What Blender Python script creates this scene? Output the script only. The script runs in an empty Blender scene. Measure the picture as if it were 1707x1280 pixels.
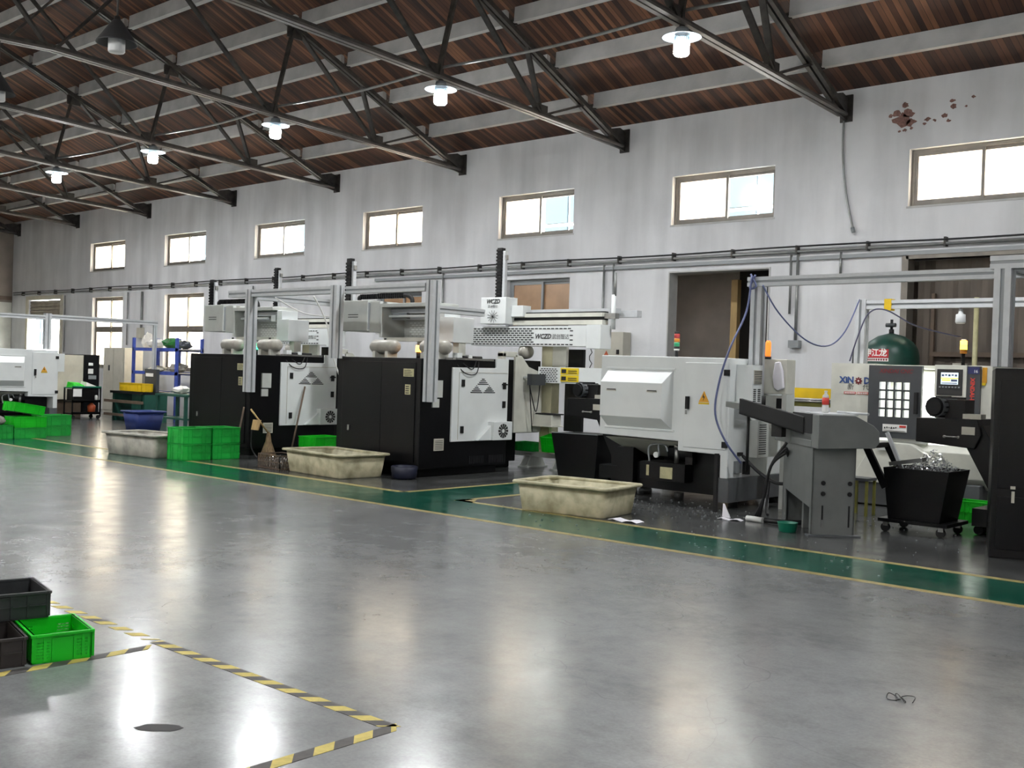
import bpy, bmesh, math, random
from mathutils import Vector, Matrix
random.seed(7)
sc = bpy.context.scene
COL = sc.collection
PI = math.pi

# ---------------------------------------------------------------- materials
def lin(h):
    h = h.lstrip('#'); v = [int(h[i:i+2], 16)/255 for i in (0, 2, 4)]
    return tuple(c/12.92 if c <= .04045 else ((c+.055)/1.055)**2.4 for c in v)
M = {}
def mat(name, col, rough=.5, metal=0., var=.0, vscale=6., bump=0., bscale=40., spec=.5, dirt=None, stretch=None, emit=0., coat=0.):
    m = bpy.data.materials.new(name); m.use_nodes = True
    n, l = m.node_tree.nodes, m.node_tree.links
    b = n['Principled BSDF']
    c = lin(col) if isinstance(col, str) else col
    b.inputs['Base Color'].default_value = (*c, 1)
    b.inputs['Roughness'].default_value = rough
    b.inputs['Metallic'].default_value = metal
    b.inputs['Specular IOR Level'].default_value = spec
    b.inputs['Coat Weight'].default_value = coat
    if emit:
        b.inputs['Emission Color'].default_value = (*c, 1)
        b.inputs['Emission Strength'].default_value = emit
    if var or bump or dirt:
        tc = n.new('ShaderNodeTexCoord'); mp = n.new('ShaderNodeMapping')
        l.new(tc.outputs['Object'], mp.inputs['Vector'])
        if stretch: mp.inputs['Scale'].default_value = stretch
    if var or dirt:
        t = n.new('ShaderNodeTexNoise'); t.inputs['Scale'].default_value = vscale; t.inputs['Detail'].default_value = 6
        l.new(mp.outputs['Vector'], t.inputs['Vector'])
        r = n.new('ShaderNodeValToRGB')
        d = lin(dirt) if dirt else tuple(x*(1-var) for x in c)
        r.color_ramp.elements[0].color = (*d, 1); r.color_ramp.elements[0].position = .32
        r.color_ramp.elements[1].color = (*[min(1, x*(1+var*.4)) for x in c], 1); r.color_ramp.elements[1].position = .62
        l.new(t.outputs['Fac'], r.inputs['Fac']); l.new(r.outputs['Color'], b.inputs['Base Color'])
    if bump:
        t2 = n.new('ShaderNodeTexNoise'); t2.inputs['Scale'].default_value = bscale; t2.inputs['Detail'].default_value = 4
        l.new(mp.outputs['Vector'], t2.inputs['Vector'])
        bp = n.new('ShaderNodeBump'); bp.inputs['Strength'].default_value = bump; bp.inputs['Distance'].default_value = .02
        l.new(t2.outputs['Fac'], bp.inputs['Height']); l.new(bp.outputs['Normal'], b.inputs['Normal'])
    M[name] = m
    return m

mat('white_paint', '#dfe3e2', .35, var=.05, vscale=3)
mat('old_white', '#cfcfc4', .4, var=.12, vscale=4)
mat('grey_white', '#c0c3be', .4, var=.06)
mat('black_paint', '#08080a', .4, var=.2, vscale=5, spec=.22)
mat('soft_black', '#1c1c1f', .55, var=.2)
mat('rubber', '#09090a', .7)
mat('base_grey', '#55585a', .5, var=.15)
mat('machine_grey', '#6d706e', .42, var=.12, vscale=5)
mat('door_grey', '#3b3e41', .4, var=.1)
mat('alu', '#c2c5c7', .45, .15, var=.06, vscale=12)
mat('alu_dark', '#888c8e', .45, .25)
mat('steel', '#9a9a97', .35, .9, var=.15, vscale=14)
mat('chips', '#b8bbbd', .28, .95, var=.5, vscale=60)
mat('truss_steel', '#3b3733', .5, .15, var=.35, vscale=7, dirt='#221f1d')
mat('truss_pale', '#57534f', .45, .2, var=.3, vscale=6)
mat('purlin', '#b2b2b1', .85, var=.18, vscale=2.2, bump=.25, bscale=25)
mat('cream_paint', '#cfcbac', .45, var=.1)
mat('green_crate', '#04b414', .42, var=.1, vscale=8)
mat('green_crate_in', '#08981a', .45, var=.1)
mat('green_dull', '#0fa338', .5, var=.25, vscale=7)
mat('black_crate', '#2a2c2d', .5, var=.3, vscale=9)
mat('brown_crate', '#2c2624', .55, var=.3, vscale=9)
mat('trough', '#b5af92', .62, var=.3, vscale=5.5, dirt='#8b866a', bump=.1, bscale=18)
mat('trough_grey', '#aaa79c', .6, var=.25, vscale=5, dirt='#85837a')
mat('blue_bin', '#22336e', .45, var=.2)
mat('blue_rack', '#3b4fa0', .5, var=.2)
mat('dark_teal', '#0a4538', .5, var=.2)
mat('end_wall', '#857b72', .9, var=.15, vscale=2)
mat('teal_green', '#0b6a52', .45, var=.2)
mat('tank_green', '#0c3a30', .38, var=.25, vscale=6)
mat('sign_red', '#b01f2a', .5, var=.05)
mat('deep_red', '#6a1616', .5, var=.2)
mat('print_red', '#c23a30', .5)
mat('dark_print_red', '#6b1c22', .5)
mat('print_blue', '#2f4d86', .5)
mat('navy_tub', '#161a30', .5)
mat('navy', '#232a5c', .5)
mat('print_black', '#222222', .6)
mat('print_white', '#e6e6e2', .6)
mat('yellow', '#d8b400', .5, var=.1)
mat('yellow_label', '#e3c712', .55)
mat('amber_tri', '#d79a20', .5)
mat('orange_plastic', '#b5522a', .5, var=.2)
mat('cream_plate', '#b9b48c', .5, var=.15, vscale=20)
mat('paper', '#e6e4ea', .8, var=.04)
mat('wood', '#b79a67', .6, var=.25, vscale=8, stretch=(1, 1, .15))
mat('broom_straw', '#7d6a4e', .9, var=.4, vscale=60, stretch=(1, 1, .1))
mat('grey_cloth', '#8b8780', .9, var=.3, vscale=20)
mat('pale_tank', '#a3a096', .4, var=.2, vscale=7)
mat('cabinet_grey', '#b9b6a9', .5, var=.08)
mat('cabinet_beige', '#c9c3b1', .5, var=.08)
mat('brown_metal', '#5c4d3f', .6, var=.25)
mat('frame_bronze', '#77726a', .45, .3, var=.15)
mat('conduit_grey', '#8c8e8d', .4, .5, var=.2)
mat('cable_black', '#141416', .5)
mat('cable_blue', '#5a6288', .5)
mat('cable_white', '#d6d6d2', .5)
mat('purple_cable', '#4a4a63', .5)
mat('yellow_green', '#77752c', .5, var=.2)
mat('corrugated', '#625950', .6, .2, var=.4, vscale=3, stretch=(1, 1, .2))
mat('shutter', '#a49b8d', .55, .2, var=.15)
mat('peeled', '#82625a', .9, var=.4, vscale=30)
mat('plaster_edge', '#b9b9b7', .9, var=.1)
mat('facade', '#e6e3da', .9, var=.05)
mat('facade_glass', (.0185, .0235, .0262), 1., spec=0.)
mat('yard', '#a8a59c', .9, var=.1)
mat('annex_wall', '#b3aaa2', .9, var=.12, vscale=2)
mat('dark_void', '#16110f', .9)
mat('lamp_shell', '#7b8286', .45, .3)
mat('lamp_shade_dark', '#3a3a3b', .5, .3)
mat('lens_off', '#c9cbcb', .4)
mat('lens_on', (.97, .99, 1), .4, emit=95)
mat('green_led', (.05, 1, .35), .4, emit=3.)
mat('orange_led', (1, .42, .05), .4, emit=5.)
mat('yellow_led', (1, .75, .05), .4, emit=4.)
mat('orange_glow', (1, .22, .03), .4, emit=.7)
mat('red_lens', '#a02a2a', .3)
mat('amber_lens', '#c07a20', .3)
mat('green_lens', '#1f8a5a', .3)
mat('lamp_fins', (.8, .9, 1.), .3, emit=.8)
mat('reflector', '#9fb0b8', .3)
mat('tape_yellow', '#b9a857', .6, var=.18, vscale=25)
mat('tape_black', '#43403e', .6, var=.25, vscale=25)
mat('lane_yellow', '#998a50', .38, var=.28, vscale=14, dirt='#776d45')
mat('stain', '#141414', .6)
mat('bag_white', '#dcd8d0', .6, var=.1)
mat('bag_green', '#1d6a2a', .5, var=.4, vscale=15)
mat('bronze_glass', '#a98768', .22, .0, var=.18, vscale=2.5, spec=.8)
mat('door_slot_light', (.93, .95, 1.), .5, emit=2.2)
mat('inner_white', '#e8ebe9', .4)

def glass_like(name, transl, col):
    m = bpy.data.materials.new(name); m.use_nodes = True
    n, l = m.node_tree.nodes, m.node_tree.links
    n.remove(n['Principled BSDF'])
    out = n['Material Output']
    t = n.new('ShaderNodeBsdfTranslucent'); t.inputs['Color'].default_value = (*lin(col), 1)
    tr = n.new('ShaderNodeBsdfTransparent'); tr.inputs['Color'].default_value = (.95, .97, .97, 1)
    g = n.new('ShaderNodeBsdfGlossy'); g.inputs['Roughness'].default_value = .1; g.inputs['Color'].default_value = (.6, .6, .6, 1)
    mx = n.new('ShaderNodeMixShader'); mx.inputs[0].default_value = transl
    l.new(tr.outputs[0], mx.inputs[1]); l.new(t.outputs[0], mx.inputs[2])
    m2 = n.new('ShaderNodeMixShader'); m2.inputs[0].default_value = .06
    l.new(mx.outputs[0], m2.inputs[1]); l.new(g.outputs[0], m2.inputs[2])
    l.new(m2.outputs[0], out.inputs['Surface'])
    M[name] = m
glass_like('frosted_glass', .93, '#fff6ea')
glass_like('clear_glass', 0., '#ffffff')

def wall_material():
    m = bpy.data.materials.new('plaster'); m.use_nodes = True
    n, l = m.node_tree.nodes, m.node_tree.links; b = n['Principled BSDF']; b.inputs['Roughness'].default_value = .9
    tc = n.new('ShaderNodeTexCoord')
    def noise(scale, sc3, det=5):
        mp = n.new('ShaderNodeMapping'); mp.inputs['Scale'].default_value = sc3; l.new(tc.outputs['Object'], mp.inputs['Vector'])
        t = n.new('ShaderNodeTexNoise'); t.inputs['Scale'].default_value = scale; t.inputs['Detail'].default_value = det
        l.new(mp.outputs['Vector'], t.inputs['Vector']); return t.outputs['Fac']
    def ramp(f, p0, c0, p1, c1):
        r = n.new('ShaderNodeValToRGB'); r.color_ramp.elements[0].position = p0; r.color_ramp.elements[1].position = p1
        r.color_ramp.elements[0].color = (*c0, 1); r.color_ramp.elements[1].color = (*c1, 1); l.new(f, r.inputs['Fac']); return r.outputs['Color']
    streak = ramp(noise(2.2, (1, 1, .13)), .35, lin('#cfd0d2'), .62, lin('#e2e3e5'))
    blotch = ramp(noise(.9, (1, 1, 1)), .38, (.84, .84, .84), .66, (1, 1, 1))
    mx = n.new('ShaderNodeMix'); mx.data_type = 'RGBA'; mx.blend_type = 'MULTIPLY'; mx.inputs[0].default_value = .8
    l.new(streak, mx.inputs[6]); l.new(blotch, mx.inputs[7])
    l.new(mx.outputs[2], b.inputs['Base Color'])
    bp = n.new('ShaderNodeBump'); bp.inputs['Strength'].default_value = .15; bp.inputs['Distance'].default_value = .02
    l.new(noise(14, (1, 1, 1)), bp.inputs['Height']); l.new(bp.outputs['Normal'], b.inputs['Normal'])
    M['plaster'] = m
wall_material()

def deck_material():
    m = bpy.data.materials.new('roof_boards'); m.use_nodes = True
    n, l = m.node_tree.nodes, m.node_tree.links; b = n['Principled BSDF']; b.inputs['Roughness'].default_value = .75
    tc = n.new('ShaderNodeTexCoord'); sp = n.new('ShaderNodeSeparateXYZ'); l.new(tc.outputs['Object'], sp.inputs[0])
    def mth(op, a, v=None, c=None):
        q = n.new('ShaderNodeMath'); q.operation = op
        for i, x in enumerate((a, v, c)):
            if x is None: continue
            if isinstance(x, (int, float)): q.inputs[i].default_value = x
            else: l.new(x, q.inputs[i])
        return q.outputs[0]
    u = mth('MULTIPLY', sp.outputs['X'], 1/.085)
    row = mth('FLOOR', mth('MULTIPLY_ADD', sp.outputs['Y'], 1/1.067, .007))
    cell = mth('FLOOR', u); fr = mth('FRACT', u)
    cb = n.new('ShaderNodeCombineXYZ'); l.new(cell, cb.inputs[0]); l.new(row, cb.inputs[1])
    wn = n.new('ShaderNodeTexWhiteNoise'); wn.noise_dimensions = '3D'; l.new(cb.outputs[0], wn.inputs['Vector'])
    r = n.new('ShaderNodeValToRGB'); e = r.color_ramp.elements
    e[0].color = (*lin('#2c1c16'), 1); e[1].color = (*lin('#7a533a'), 1); e[1].position = .95
    x = r.color_ramp.elements.new(.5); x.color = (*lin('#4c2f22'), 1)
    x = r.color_ramp.elements.new(.75); x.color = (*lin('#5d3c2a'), 1)
    l.new(wn.outputs['Value'], r.inputs['Fac'])
    mp = n.new('ShaderNodeMapping'); mp.inputs['Scale'].default_value = (1, .12, .12); l.new(tc.outputs['Object'], mp.inputs['Vector'])
    t = n.new('ShaderNodeTexNoise'); t.inputs['Scale'].default_value = 14; t.inputs['Detail'].default_value = 5; l.new(mp.outputs[0], t.inputs['Vector'])
    t3 = n.new('ShaderNodeTexNoise'); t3.inputs['Scale'].default_value = .7; t3.inputs['Detail'].default_value = 3; l.new(tc.outputs['Object'], t3.inputs['Vector'])
    k = mth('MULTIPLY', mth('MULTIPLY_ADD', t.outputs['Fac'], 1.1, .45), mth('MULTIPLY_ADD', t3.outputs['Fac'], .9, .55))
    gap = mth('GREATER_THAN', mth('ABSOLUTE', mth('SUBTRACT', fr, .5)), .44)
    k2 = mth('MULTIPLY', k, mth('SUBTRACT', 1., mth('MULTIPLY', gap, .65)))
    mx = n.new('ShaderNodeMix'); mx.data_type = 'RGBA'; mx.blend_type = 'MULTIPLY'; mx.inputs[0].default_value = 1
    l.new(r.outputs['Color'], mx.inputs[6]); l.new(k2, mx.inputs[7]); l.new(mx.outputs[2], b.inputs['Base Color'])
    M['roof_boards'] = m
deck_material()

def floor_material(name, c0, c1, c2, r0, r1):
    m = bpy.data.materials.new(name); m.use_nodes = True
    n, l = m.node_tree.nodes, m.node_tree.links; b = n['Principled BSDF']
    tc = n.new('ShaderNodeTexCoord')
    def noise(scale, det=6, rough=.6, sc3=None):
        t = n.new('ShaderNodeTexNoise'); t.inputs['Scale'].default_value = scale; t.inputs['Detail'].default_value = det; t.inputs['Roughness'].default_value = rough
        if sc3:
            mp = n.new('ShaderNodeMapping'); mp.inputs['Scale'].default_value = sc3; l.new(tc.outputs['Object'], mp.inputs['Vector']); l.new(mp.outputs[0], t.inputs['Vector'])
        else: l.new(tc.outputs['Object'], t.inputs['Vector'])
        return t.outputs['Fac']
    r = n.new('ShaderNodeValToRGB'); e = r.color_ramp.elements
    e[0].position = .3; e[0].color = (*lin(c0), 1); e[1].position = .72; e[1].color = (*lin(c2), 1)
    x = e.new(.5); x.color = (*lin(c1), 1)
    a = n.new('ShaderNodeMix'); a.data_type = 'FLOAT'; a.inputs[0].default_value = .4
    l.new(noise(1.3, 8, .65), a.inputs[2]); l.new(noise(9, 8, .7), a.inputs[3])
    l.new(a.outputs[0], r.inputs['Fac'])
    # fine scratches
    grain = noise(60, 3, .6)
    v = n.new('ShaderNodeTexVoronoi'); v.feature = 'DISTANCE_TO_EDGE'; v.inputs['Scale'].default_value = .38
    wv = n.new('ShaderNodeVectorMath'); wv.operation = 'ADD'
    tn = n.new('ShaderNodeTexNoise'); tn.inputs['Scale'].default_value = 1.5; l.new(tc.outputs['Object'], tn.inputs['Vector'])
    l.new(tc.outputs['Object'], wv.inputs[0]); l.new(tn.outputs['Color'], wv.inputs[1]); l.new(wv.outputs[0], v.inputs['Vector'])
    lt = n.new('ShaderNodeMath'); lt.operation = 'LESS_THAN'; lt.inputs[1].default_value = .0012; l.new(v.outputs['Distance'], lt.inputs[0])
    mu = n.new('ShaderNodeMath'); mu.operation = 'MULTIPLY'; mu.inputs[1].default_value = .25; l.new(lt.outputs[0], mu.inputs[0])
    mx = n.new('ShaderNodeMix'); mx.data_type = 'RGBA'; l.new(mu.outputs[0], mx.inputs[0]); gm = n.new('ShaderNodeMix'); gm.data_type = 'RGBA'; gm.blend_type = 'OVERLAY'; gm.inputs[0].default_value = .2; l.new(r.outputs['Color'], gm.inputs[6]); l.new(grain, gm.inputs[7]); l.new(gm.outputs[2], mx.inputs[6]); mx.inputs[7].default_value = (.04, .04, .04, 1)
    l.new(mx.outputs[2], b.inputs['Base Color'])
    rr = n.new('ShaderNodeMapRange'); rr.inputs['From Min'].default_value = .3; rr.inputs['From Max'].default_value = .7
    rr.inputs['To Min'].default_value = r0; rr.inputs['To Max'].default_value = r1
    l.new(noise(3, 4, .6), rr.inputs['Value']); l.new(rr.outputs[0], b.inputs['Roughness'])
    bp = n.new('ShaderNodeBump'); bp.inputs['Strength'].default_value = .06; bp.inputs['Distance'].default_value = .003
    l.new(noise(26, 3, .55), bp.inputs['Height']); l.new(bp.outputs['Normal'], b.inputs['Normal'])
    b.inputs['Specular IOR Level'].default_value = .5
    M[name] = m
floor_material('floor_paint', '#585a5a', '#737575', '#828484', .17, .262)
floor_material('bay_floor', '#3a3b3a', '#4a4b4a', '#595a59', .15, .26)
floor_material('lane_green', '#0b3a2d', '#0f4a3a', '#1b5a49', .12, .24)

# ---------------------------------------------------------------- geometry helpers
class MB:
    """Collects simple solids into ONE mesh; coordinates are world metres minus the offset."""
    def __init__(s, off=(0, 0, 0), *mats):
        s.bm = bmesh.new(); s.off = Vector(off); s.mats = []; s.cur = 0; s.xf = None
    def m(s, name):
        if name not in s.mats: s.mats.append(name)
        s.cur = s.mats.index(name); return s
    def v(s, p):
        p = Vector(p)
        if s.xf: p = s.xf @ p
        return s.bm.verts.new(p - s.off)
    def f(s, vs, smooth=False):
        try:
            f = s.bm.faces.new(vs); f.material_index = s.cur; f.smooth = smooth; return f
        except ValueError: return None
    def hexa(s, b, t):
        B = [s.v(p) for p in b]; T = [s.v(p) for p in t]; n = len(B)
        s.f(B[::-1]); s.f(T)
        for i in range(n): s.f([B[i], B[(i+1) % n], T[(i+1) % n], T[i]])
        return s
    def box(s, x0, x1, y0, y1, z0, z1):
        return s.hexa([(x0, y0, z0), (x1, y0, z0), (x1, y1, z0), (x0, y1, z0)], [(x0, y0, z1), (x1, y0, z1), (x1, y1, z1), (x0, y1, z1)])
    def prism(s, poly, ax, a, b):
        """poly is 2D in the two other axes (ax 'y': (x,z); 'x': (y,z); 'z': (x,y)), extruded a..b."""
        def P(q, t): return {'y': (q[0], t, q[1]), 'x': (t, q[0], q[1]), 'z': (q[0], q[1], t)}[ax]
        return s.hexa([P(q, a) for q in poly], [P(q, b) for q in poly])
    def bar(s, p, q, w, h, up=(0, 0, 1)):
        p, q = Vector(p), Vector(q); d = (q-p).normalized(); u = Vector(up)
        if abs(d.dot(u)) > .98: u = Vector((1, 0, 0))
        r = d.cross(u).normalized(); u = r.cross(d)
        c = [r*(-w/2)+u*(-h/2), r*(w/2)+u*(-h/2), r*(w/2)+u*(h/2), r*(-w/2)+u*(h/2)]
        return s.hexa([p+k for k in c], [q+k for k in c])
    def cyl(s, p, q, r0, r1=None, n=14, cap=True, smooth=True):
        r1 = r0 if r1 is None else r1
        p, q = Vector(p), Vector(q); d = (q-p).normalized(); u = Vector((0, 0, 1)) if abs(d.z) < .9 else Vector((1, 0, 0))
        a = d.cross(u).normalized(); b = d.cross(a)
        A = [s.v(p+(a*math.cos(2*PI*i/n)+b*math.sin(2*PI*i/n))*r0) for i in range(n)]
        B = [s.v(q+(a*math.cos(2*PI*i/n)+b*math.sin(2*PI*i/n))*r1) for i in range(n)]
        for i in range(n): s.f([A[i], A[(i+1) % n], B[(i+1) % n], B[i]], smooth)
        if cap: s.f(A[::-1]); s.f(B)
        return s
    def lathe(s, c, prof, n=24, cap=True, axis='z'):
        """prof: (radius, height) list turned around an axis through c."""
        rings = []
        for r, h in prof:
            R = []
            for i in range(n):
                t = 2*PI*i/n; x, y = r*math.cos(t), r*math.sin(t)
                o = (x, y, h) if axis == 'z' else ((h, x, y) if axis == 'x' else (x, h, y))
                R.append(s.v(Vector(c)+Vector(o)))
            rings.append(R)
        for A, B in zip(rings, rings[1:]):
            for i in range(n): s.f([A[i], A[(i+1) % n], B[(i+1) % n], B[i]], True)
        if cap: s.f(rings[0][::-1]); s.f(rings[-1])
        return s
    def tube(s, pts, r, n=8, smooth_path=True):
        pts = [Vector(p) for p in pts]
        if smooth_path and len(pts) > 2:
            out = []
            for i in range(len(pts)-1):
                p0 = pts[max(i-1, 0)]; p1 = pts[i]; p2 = pts[i+1]; p3 = pts[min(i+2, len(pts)-1)]
                for k in range(6):
                    t = k/6
                    out.append(.5*((2*p1)+(-p0+p2)*t+(2*p0-5*p1+4*p2-p3)*t*t+(-p0+3*p1-3*p2+p3)*t**3))
            out.append(pts[-1]); pts = out
        rings = []; prev = None
        for i, p in enumerate(pts):
            d = (pts[min(i+1, len(pts)-1)]-pts[max(i-1, 0)]).normalized()
            if prev is None:
                u = Vector((0, 0, 1)) if abs(d.z) < .9 else Vector((1, 0, 0)); a = d.cross(u).normalized()
            else: a = (prev - d*prev.dot(d)).normalized()
            prev = a; b = d.cross(a)
            rings.append([s.v(p+(a*math.cos(2*PI*k/n)+b*math.sin(2*PI*k/n))*r) for k in range(n)])
        for A, B in zip(rings, rings[1:]):
            for i in range(n): s.f([A[i], A[(i+1) % n], B[(i+1) % n], B[i]], True)
        s.f(rings[0][::-1]); s.f(rings[-1]); return s
    def text(s, body, size, origin, right, up, depth=.003, shear=0., bold=0.):
        cu = bpy.data.curves.new('t', 'FONT'); cu.body = body; cu.size = size; cu.align_x = 'CENTER'; cu.align_y = 'CENTER'; cu.shear = shear; cu.offset = bold; cu.resolution_u = 2
        ob = bpy.data.objects.new('t', cu); COL.objects.link(ob)
        dg = bpy.context.evaluated_depsgraph_get(); dg.update()
        me = bpy.data.meshes.new_from_object(ob.evaluated_get(dg))
        R, U = Vector(right).normalized(), Vector(up).normalized(); N = R.cross(U); O = Vector(origin)
        vm = [s.v(O+R*w.co.x+U*w.co.y+N*depth) for w in me.vertices]
        for p in me.polygons: s.f([vm[i] for i in p.vertices])
        bpy.data.objects.remove(ob); bpy.data.curves.remove(cu); bpy.data.meshes.remove(me)
        return s
    def build(s, name, parent=None, bevel=0., matname=None):
        me = bpy.data.meshes.new(name)
        bmesh.ops.recalc_face_normals(s.bm, faces=s.bm.faces) if matname != 'nonormals' else None
        s.bm.to_mesh(me); s.bm.free()
        for k in s.mats: me.materials.append(M[k])
        o = bpy.data.objects.new(name, me); COL.objects.link(o)
        if parent: o.parent = parent
        else: o.location = s.off
        if bevel:
            b = o.modifiers.new('bevel', 'BEVEL'); b.width = bevel; b.segments = 2; b.limit_method = 'ANGLE'; b.angle_limit = .7
        return o

def tag(o, label, cat, group=None, kind=None):
    o['label'] = label; o['category'] = cat
    if group: o['group'] = group
    if kind: o['kind'] = kind
    return o
def thing(name, label, cat, loc, group=None, rz=0.):
    o = bpy.data.objects.new(name, None); COL.objects.link(o); o.location = loc; o.rotation_euler = (0, 0, rz); o.empty_display_size = .2
    return tag(o, label, cat, group)
def struct(o): o['kind'] = 'structure'; return o
def dup(root, loc, label, rz=None, group=None):
    def cp(o, par):
        c = o.copy(); COL.objects.link(c); c.parent = par
        for ch in o.children: cp(ch, c)
        return c
    r = cp(root, None); r.location = loc; r['label'] = label
    if rz is not None: r.rotation_euler = (0, 0, rz)
    if group: r['group'] = group
    return r
def nest(t, **kw):
    ch = list(t.children)
    for par, subs in kw.items():
        p = next(c for c in ch if c.name.split('.')[0] == par)
        for c in ch:
            if c.name.split('.')[0] in subs: c.parent = p
def one(mb, name, label, cat, group=None, bevel=0.):
    return tag(mb.build(name, bevel=bevel), label, cat, group)
# ---------------------------------------------------------------- the hall
WY = 16.0; XL = -37.45; XR = 5.0; YF = -1.6; RIDGE = 7.25
TX = [-7.43, -11.70, -15.86, -20.0, -24.22, -28.49, -32.8, -37.0]
def zdeck(y):
    y = y if y >= RIDGE else 2*RIDGE-y
    return 6.106+(16-y)*.3134 if y > 14.93 else 6.44+.43*(14.93-y)
g = MB(); g.m('floor_paint').box(XL-.3, XR+.3, YF-.3, WY+.24, -.2, 0); struct(g.build('floor'))

def holed(x0, x1, z0, z1, holes, put):
    xs = sorted({x0, x1, *[h[0] for h in holes], *[h[1] for h in holes]}); zs = sorted({z0, z1, *[h[2] for h in holes], *[h[3] for h in holes]})
    for a, b in zip(xs, xs[1:]):
        run = None
        for c, d in zip(zs, zs[1:]):
            solid = not any(h[0] <= (a+b)/2 <= h[1] and h[2] <= (c+d)/2 <= h[3] for h in holes)
            if solid: run = (run[0], d) if run else (c, d)
            if not solid and run: put(a, b, *run); run = None
        if run: put(a, b, *run)
HW = [(-31.94, -29.84), (-27.61, -25.52), (-23.26, -21.2), (-19.03, -17.06), (-14.8, -12.86), (-10.64, -8.64), (-6.41, -4.41)]
ZT, ZB = 5.06, 4.2
LOW = [(-31.74, -29.88, 1.25, 3.39), (-27.54, -25.54, 1.25, 3.39)]      # tall windows
BRZ = [(-14.52, -12.9, 2.35, 3.36), (-18.45, -17.0, 2.3, 3.2)]         # bronze windows
DOOR = [(-36.14, -33.82, 0, 3.41), (-10.63, -8.68, 0, 3.36), (-6.39, -1.2, 0, 3.4)]
holes = [(a, b, ZB, ZT) for a, b in HW] + LOW + BRZ + DOOR
g = MB(); g.m('plaster')
holed(XL-.24, XR+.24, 0, 6.3, holes, lambda a, b, c, d: g.box(a, b, WY, WY+.24, c, d)); struct(g.build('wall_back'))
g = MB(); g.m('end_wall'); g.prism([(YF-.24, 0), (WY+.0, 0), (WY+.0, 6.1), (RIDGE, 9.8), (YF-.24, 6.1)], 'x', XL-.24, XL); g.m('old_white').box(XL-.1, XL+.03, 12.0, 15.98, 0, 3.35); g.m('brown_metal').box(XL-.1, XL+.05, 12.0, 15.98, 3.42, 3.56); struct(g.build('wall_left'))
g = MB(); g.m('plaster'); g.prism([(YF-.24, 0), (WY+.0, 0), (WY+.0, 6.1), (RIDGE, 9.8), (YF-.24, 6.1)], 'x', XR, XR+.24); struct(g.build('wall_right'))
FH = [(-26+8.4*i, -24+8.4*i, 4.2, 5.06) for i in range(4)]
g = MB(); g.m('plaster'); holed(XL, XR, 0, 6.1, FH, lambda a, b, c, d: g.box(a, b, YF-.24, YF, c, d)); struct(g.build('wall_front'))
for i, (a, b, c, d) in enumerate(FH):
    g = MB(); g.m('frame_bronze').box(a, b, YF-.14, YF-.08, c, c+.06).box(a, b, YF-.14, YF-.08, d-.06, d); w = struct(g.build('window_%d' % (20+i)))
    g = MB(); g.m('frosted_glass').box(a, b, YF-.12, YF-.11, c+.06, d-.06); g.build('pane', w)
# timber board ceiling on both slopes
g = MB(); g.m('roof_boards')
ys = [16.24, 14.93, RIDGE, 2*RIDGE-14.93, YF-.24]
g.prism([(y, zdeck(y)) for y in ys] + [(y, zdeck(y)+.08) for y in ys[::-1]], 'x', XL-.24, XR+.24)
o = struct(g.build('ceiling'))

# windows of the upper row
def slide_window(n, a, b, z0, z1, right_clear, y=16.1, transom=None, glass='frosted_glass', fr='frame_bronze'):
    g = MB(); g.m(fr); t = .055
    g.box(a, b, y, y+.09, z1-t, z1).box(a, b, y, y+.09, z0, z0+t).box(a, a+t, y, y+.09, z0+t, z1-t).box(b-t, b, y, y+.09, z0+t, z1-t)
    w = struct(g.build('window_%d' % n))
    mid = a+(b-a)*.52
    ztop = z1-t
    rows = [(z0+t, ztop)] if not transom else [(z0+t, transom-.04), (transom+.04, ztop)]
    if transom:
        g = MB(); g.m(fr).box(a+t, b-t, y, y+.08, transom-.04, transom+.04); o = g.build('transom', w)
    for lo, hi in rows:
        for k, (p, q, yy, clear) in enumerate(((a+t, mid+.03, y+.005, False), (mid-.03, b-t, y+.045, right_clear))):
            g = MB(); g.m(fr); s = .045
            g.box(p, q, yy, yy+.035, hi-s, hi).box(p, q, yy, yy+.035, lo, lo+s).box(p, p+s, yy, yy+.035, lo+s, hi-s).box(q-s, q, yy, yy+.035, lo+s, hi-s)
            sa = g.build('sash', w)
            g = MB(); g.m('clear_glass' if clear else glass).box(p+s, q-s, yy+.014, yy+.02, lo+s, hi-s)
            o = g.build('pane', sa)
    g = MB(); g.m('plaster_edge').box(a-.02, b+.02, 15.99, 16.1, z0-.03, z0); o = g.build('sill', w)
for i, (a, b) in enumerate(HW): slide_window(i+1, a, b, ZB, ZT, i in (1, 2, 4, 5))
for i, (a, b, c, d) in enumerate(LOW): slide_window(8+i, a, b, c, d, False, transom=2.42)
for i, (a, b, c, d) in enumerate(BRZ): slide_window(10+i, a, b, c, d, False, glass='bronze_glass', fr='alu_dark')
# door 1: roller shutter half open at the far end
g = MB(); g.m('cabinet_beige'); a, b, c, d = DOOR[0]
g.box(a-.16, a, 15.96, 16.0, 0, d+.12).box(b, b+.16, 15.96, 16.0, 0, d+.12).box(a, b, 15.96, 16.0, d, d+.12)
w = struct(g.build('door_1'))
g = MB(); g.m('shutter')
for k in range(6): g.cyl((a, 16.1, 2.83+k*.1), (b, 16.1, 2.83+k*.1), .055, n=8)
g.build('shutter', w)
# door 2: plain opening into the annex
a, b, c, d = DOOR[1]
g = MB(); g.m('plaster_edge').box(a-.02, a+.004, 15.985, 16.25, 0, d-.004).box(b-.004, b+.02, 15.985, 16.25, 0, d-.004).box(a-.02, b+.02, 15.985, 16.25, d-.004, d+.02); struct(g.build('door_2'))
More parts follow.
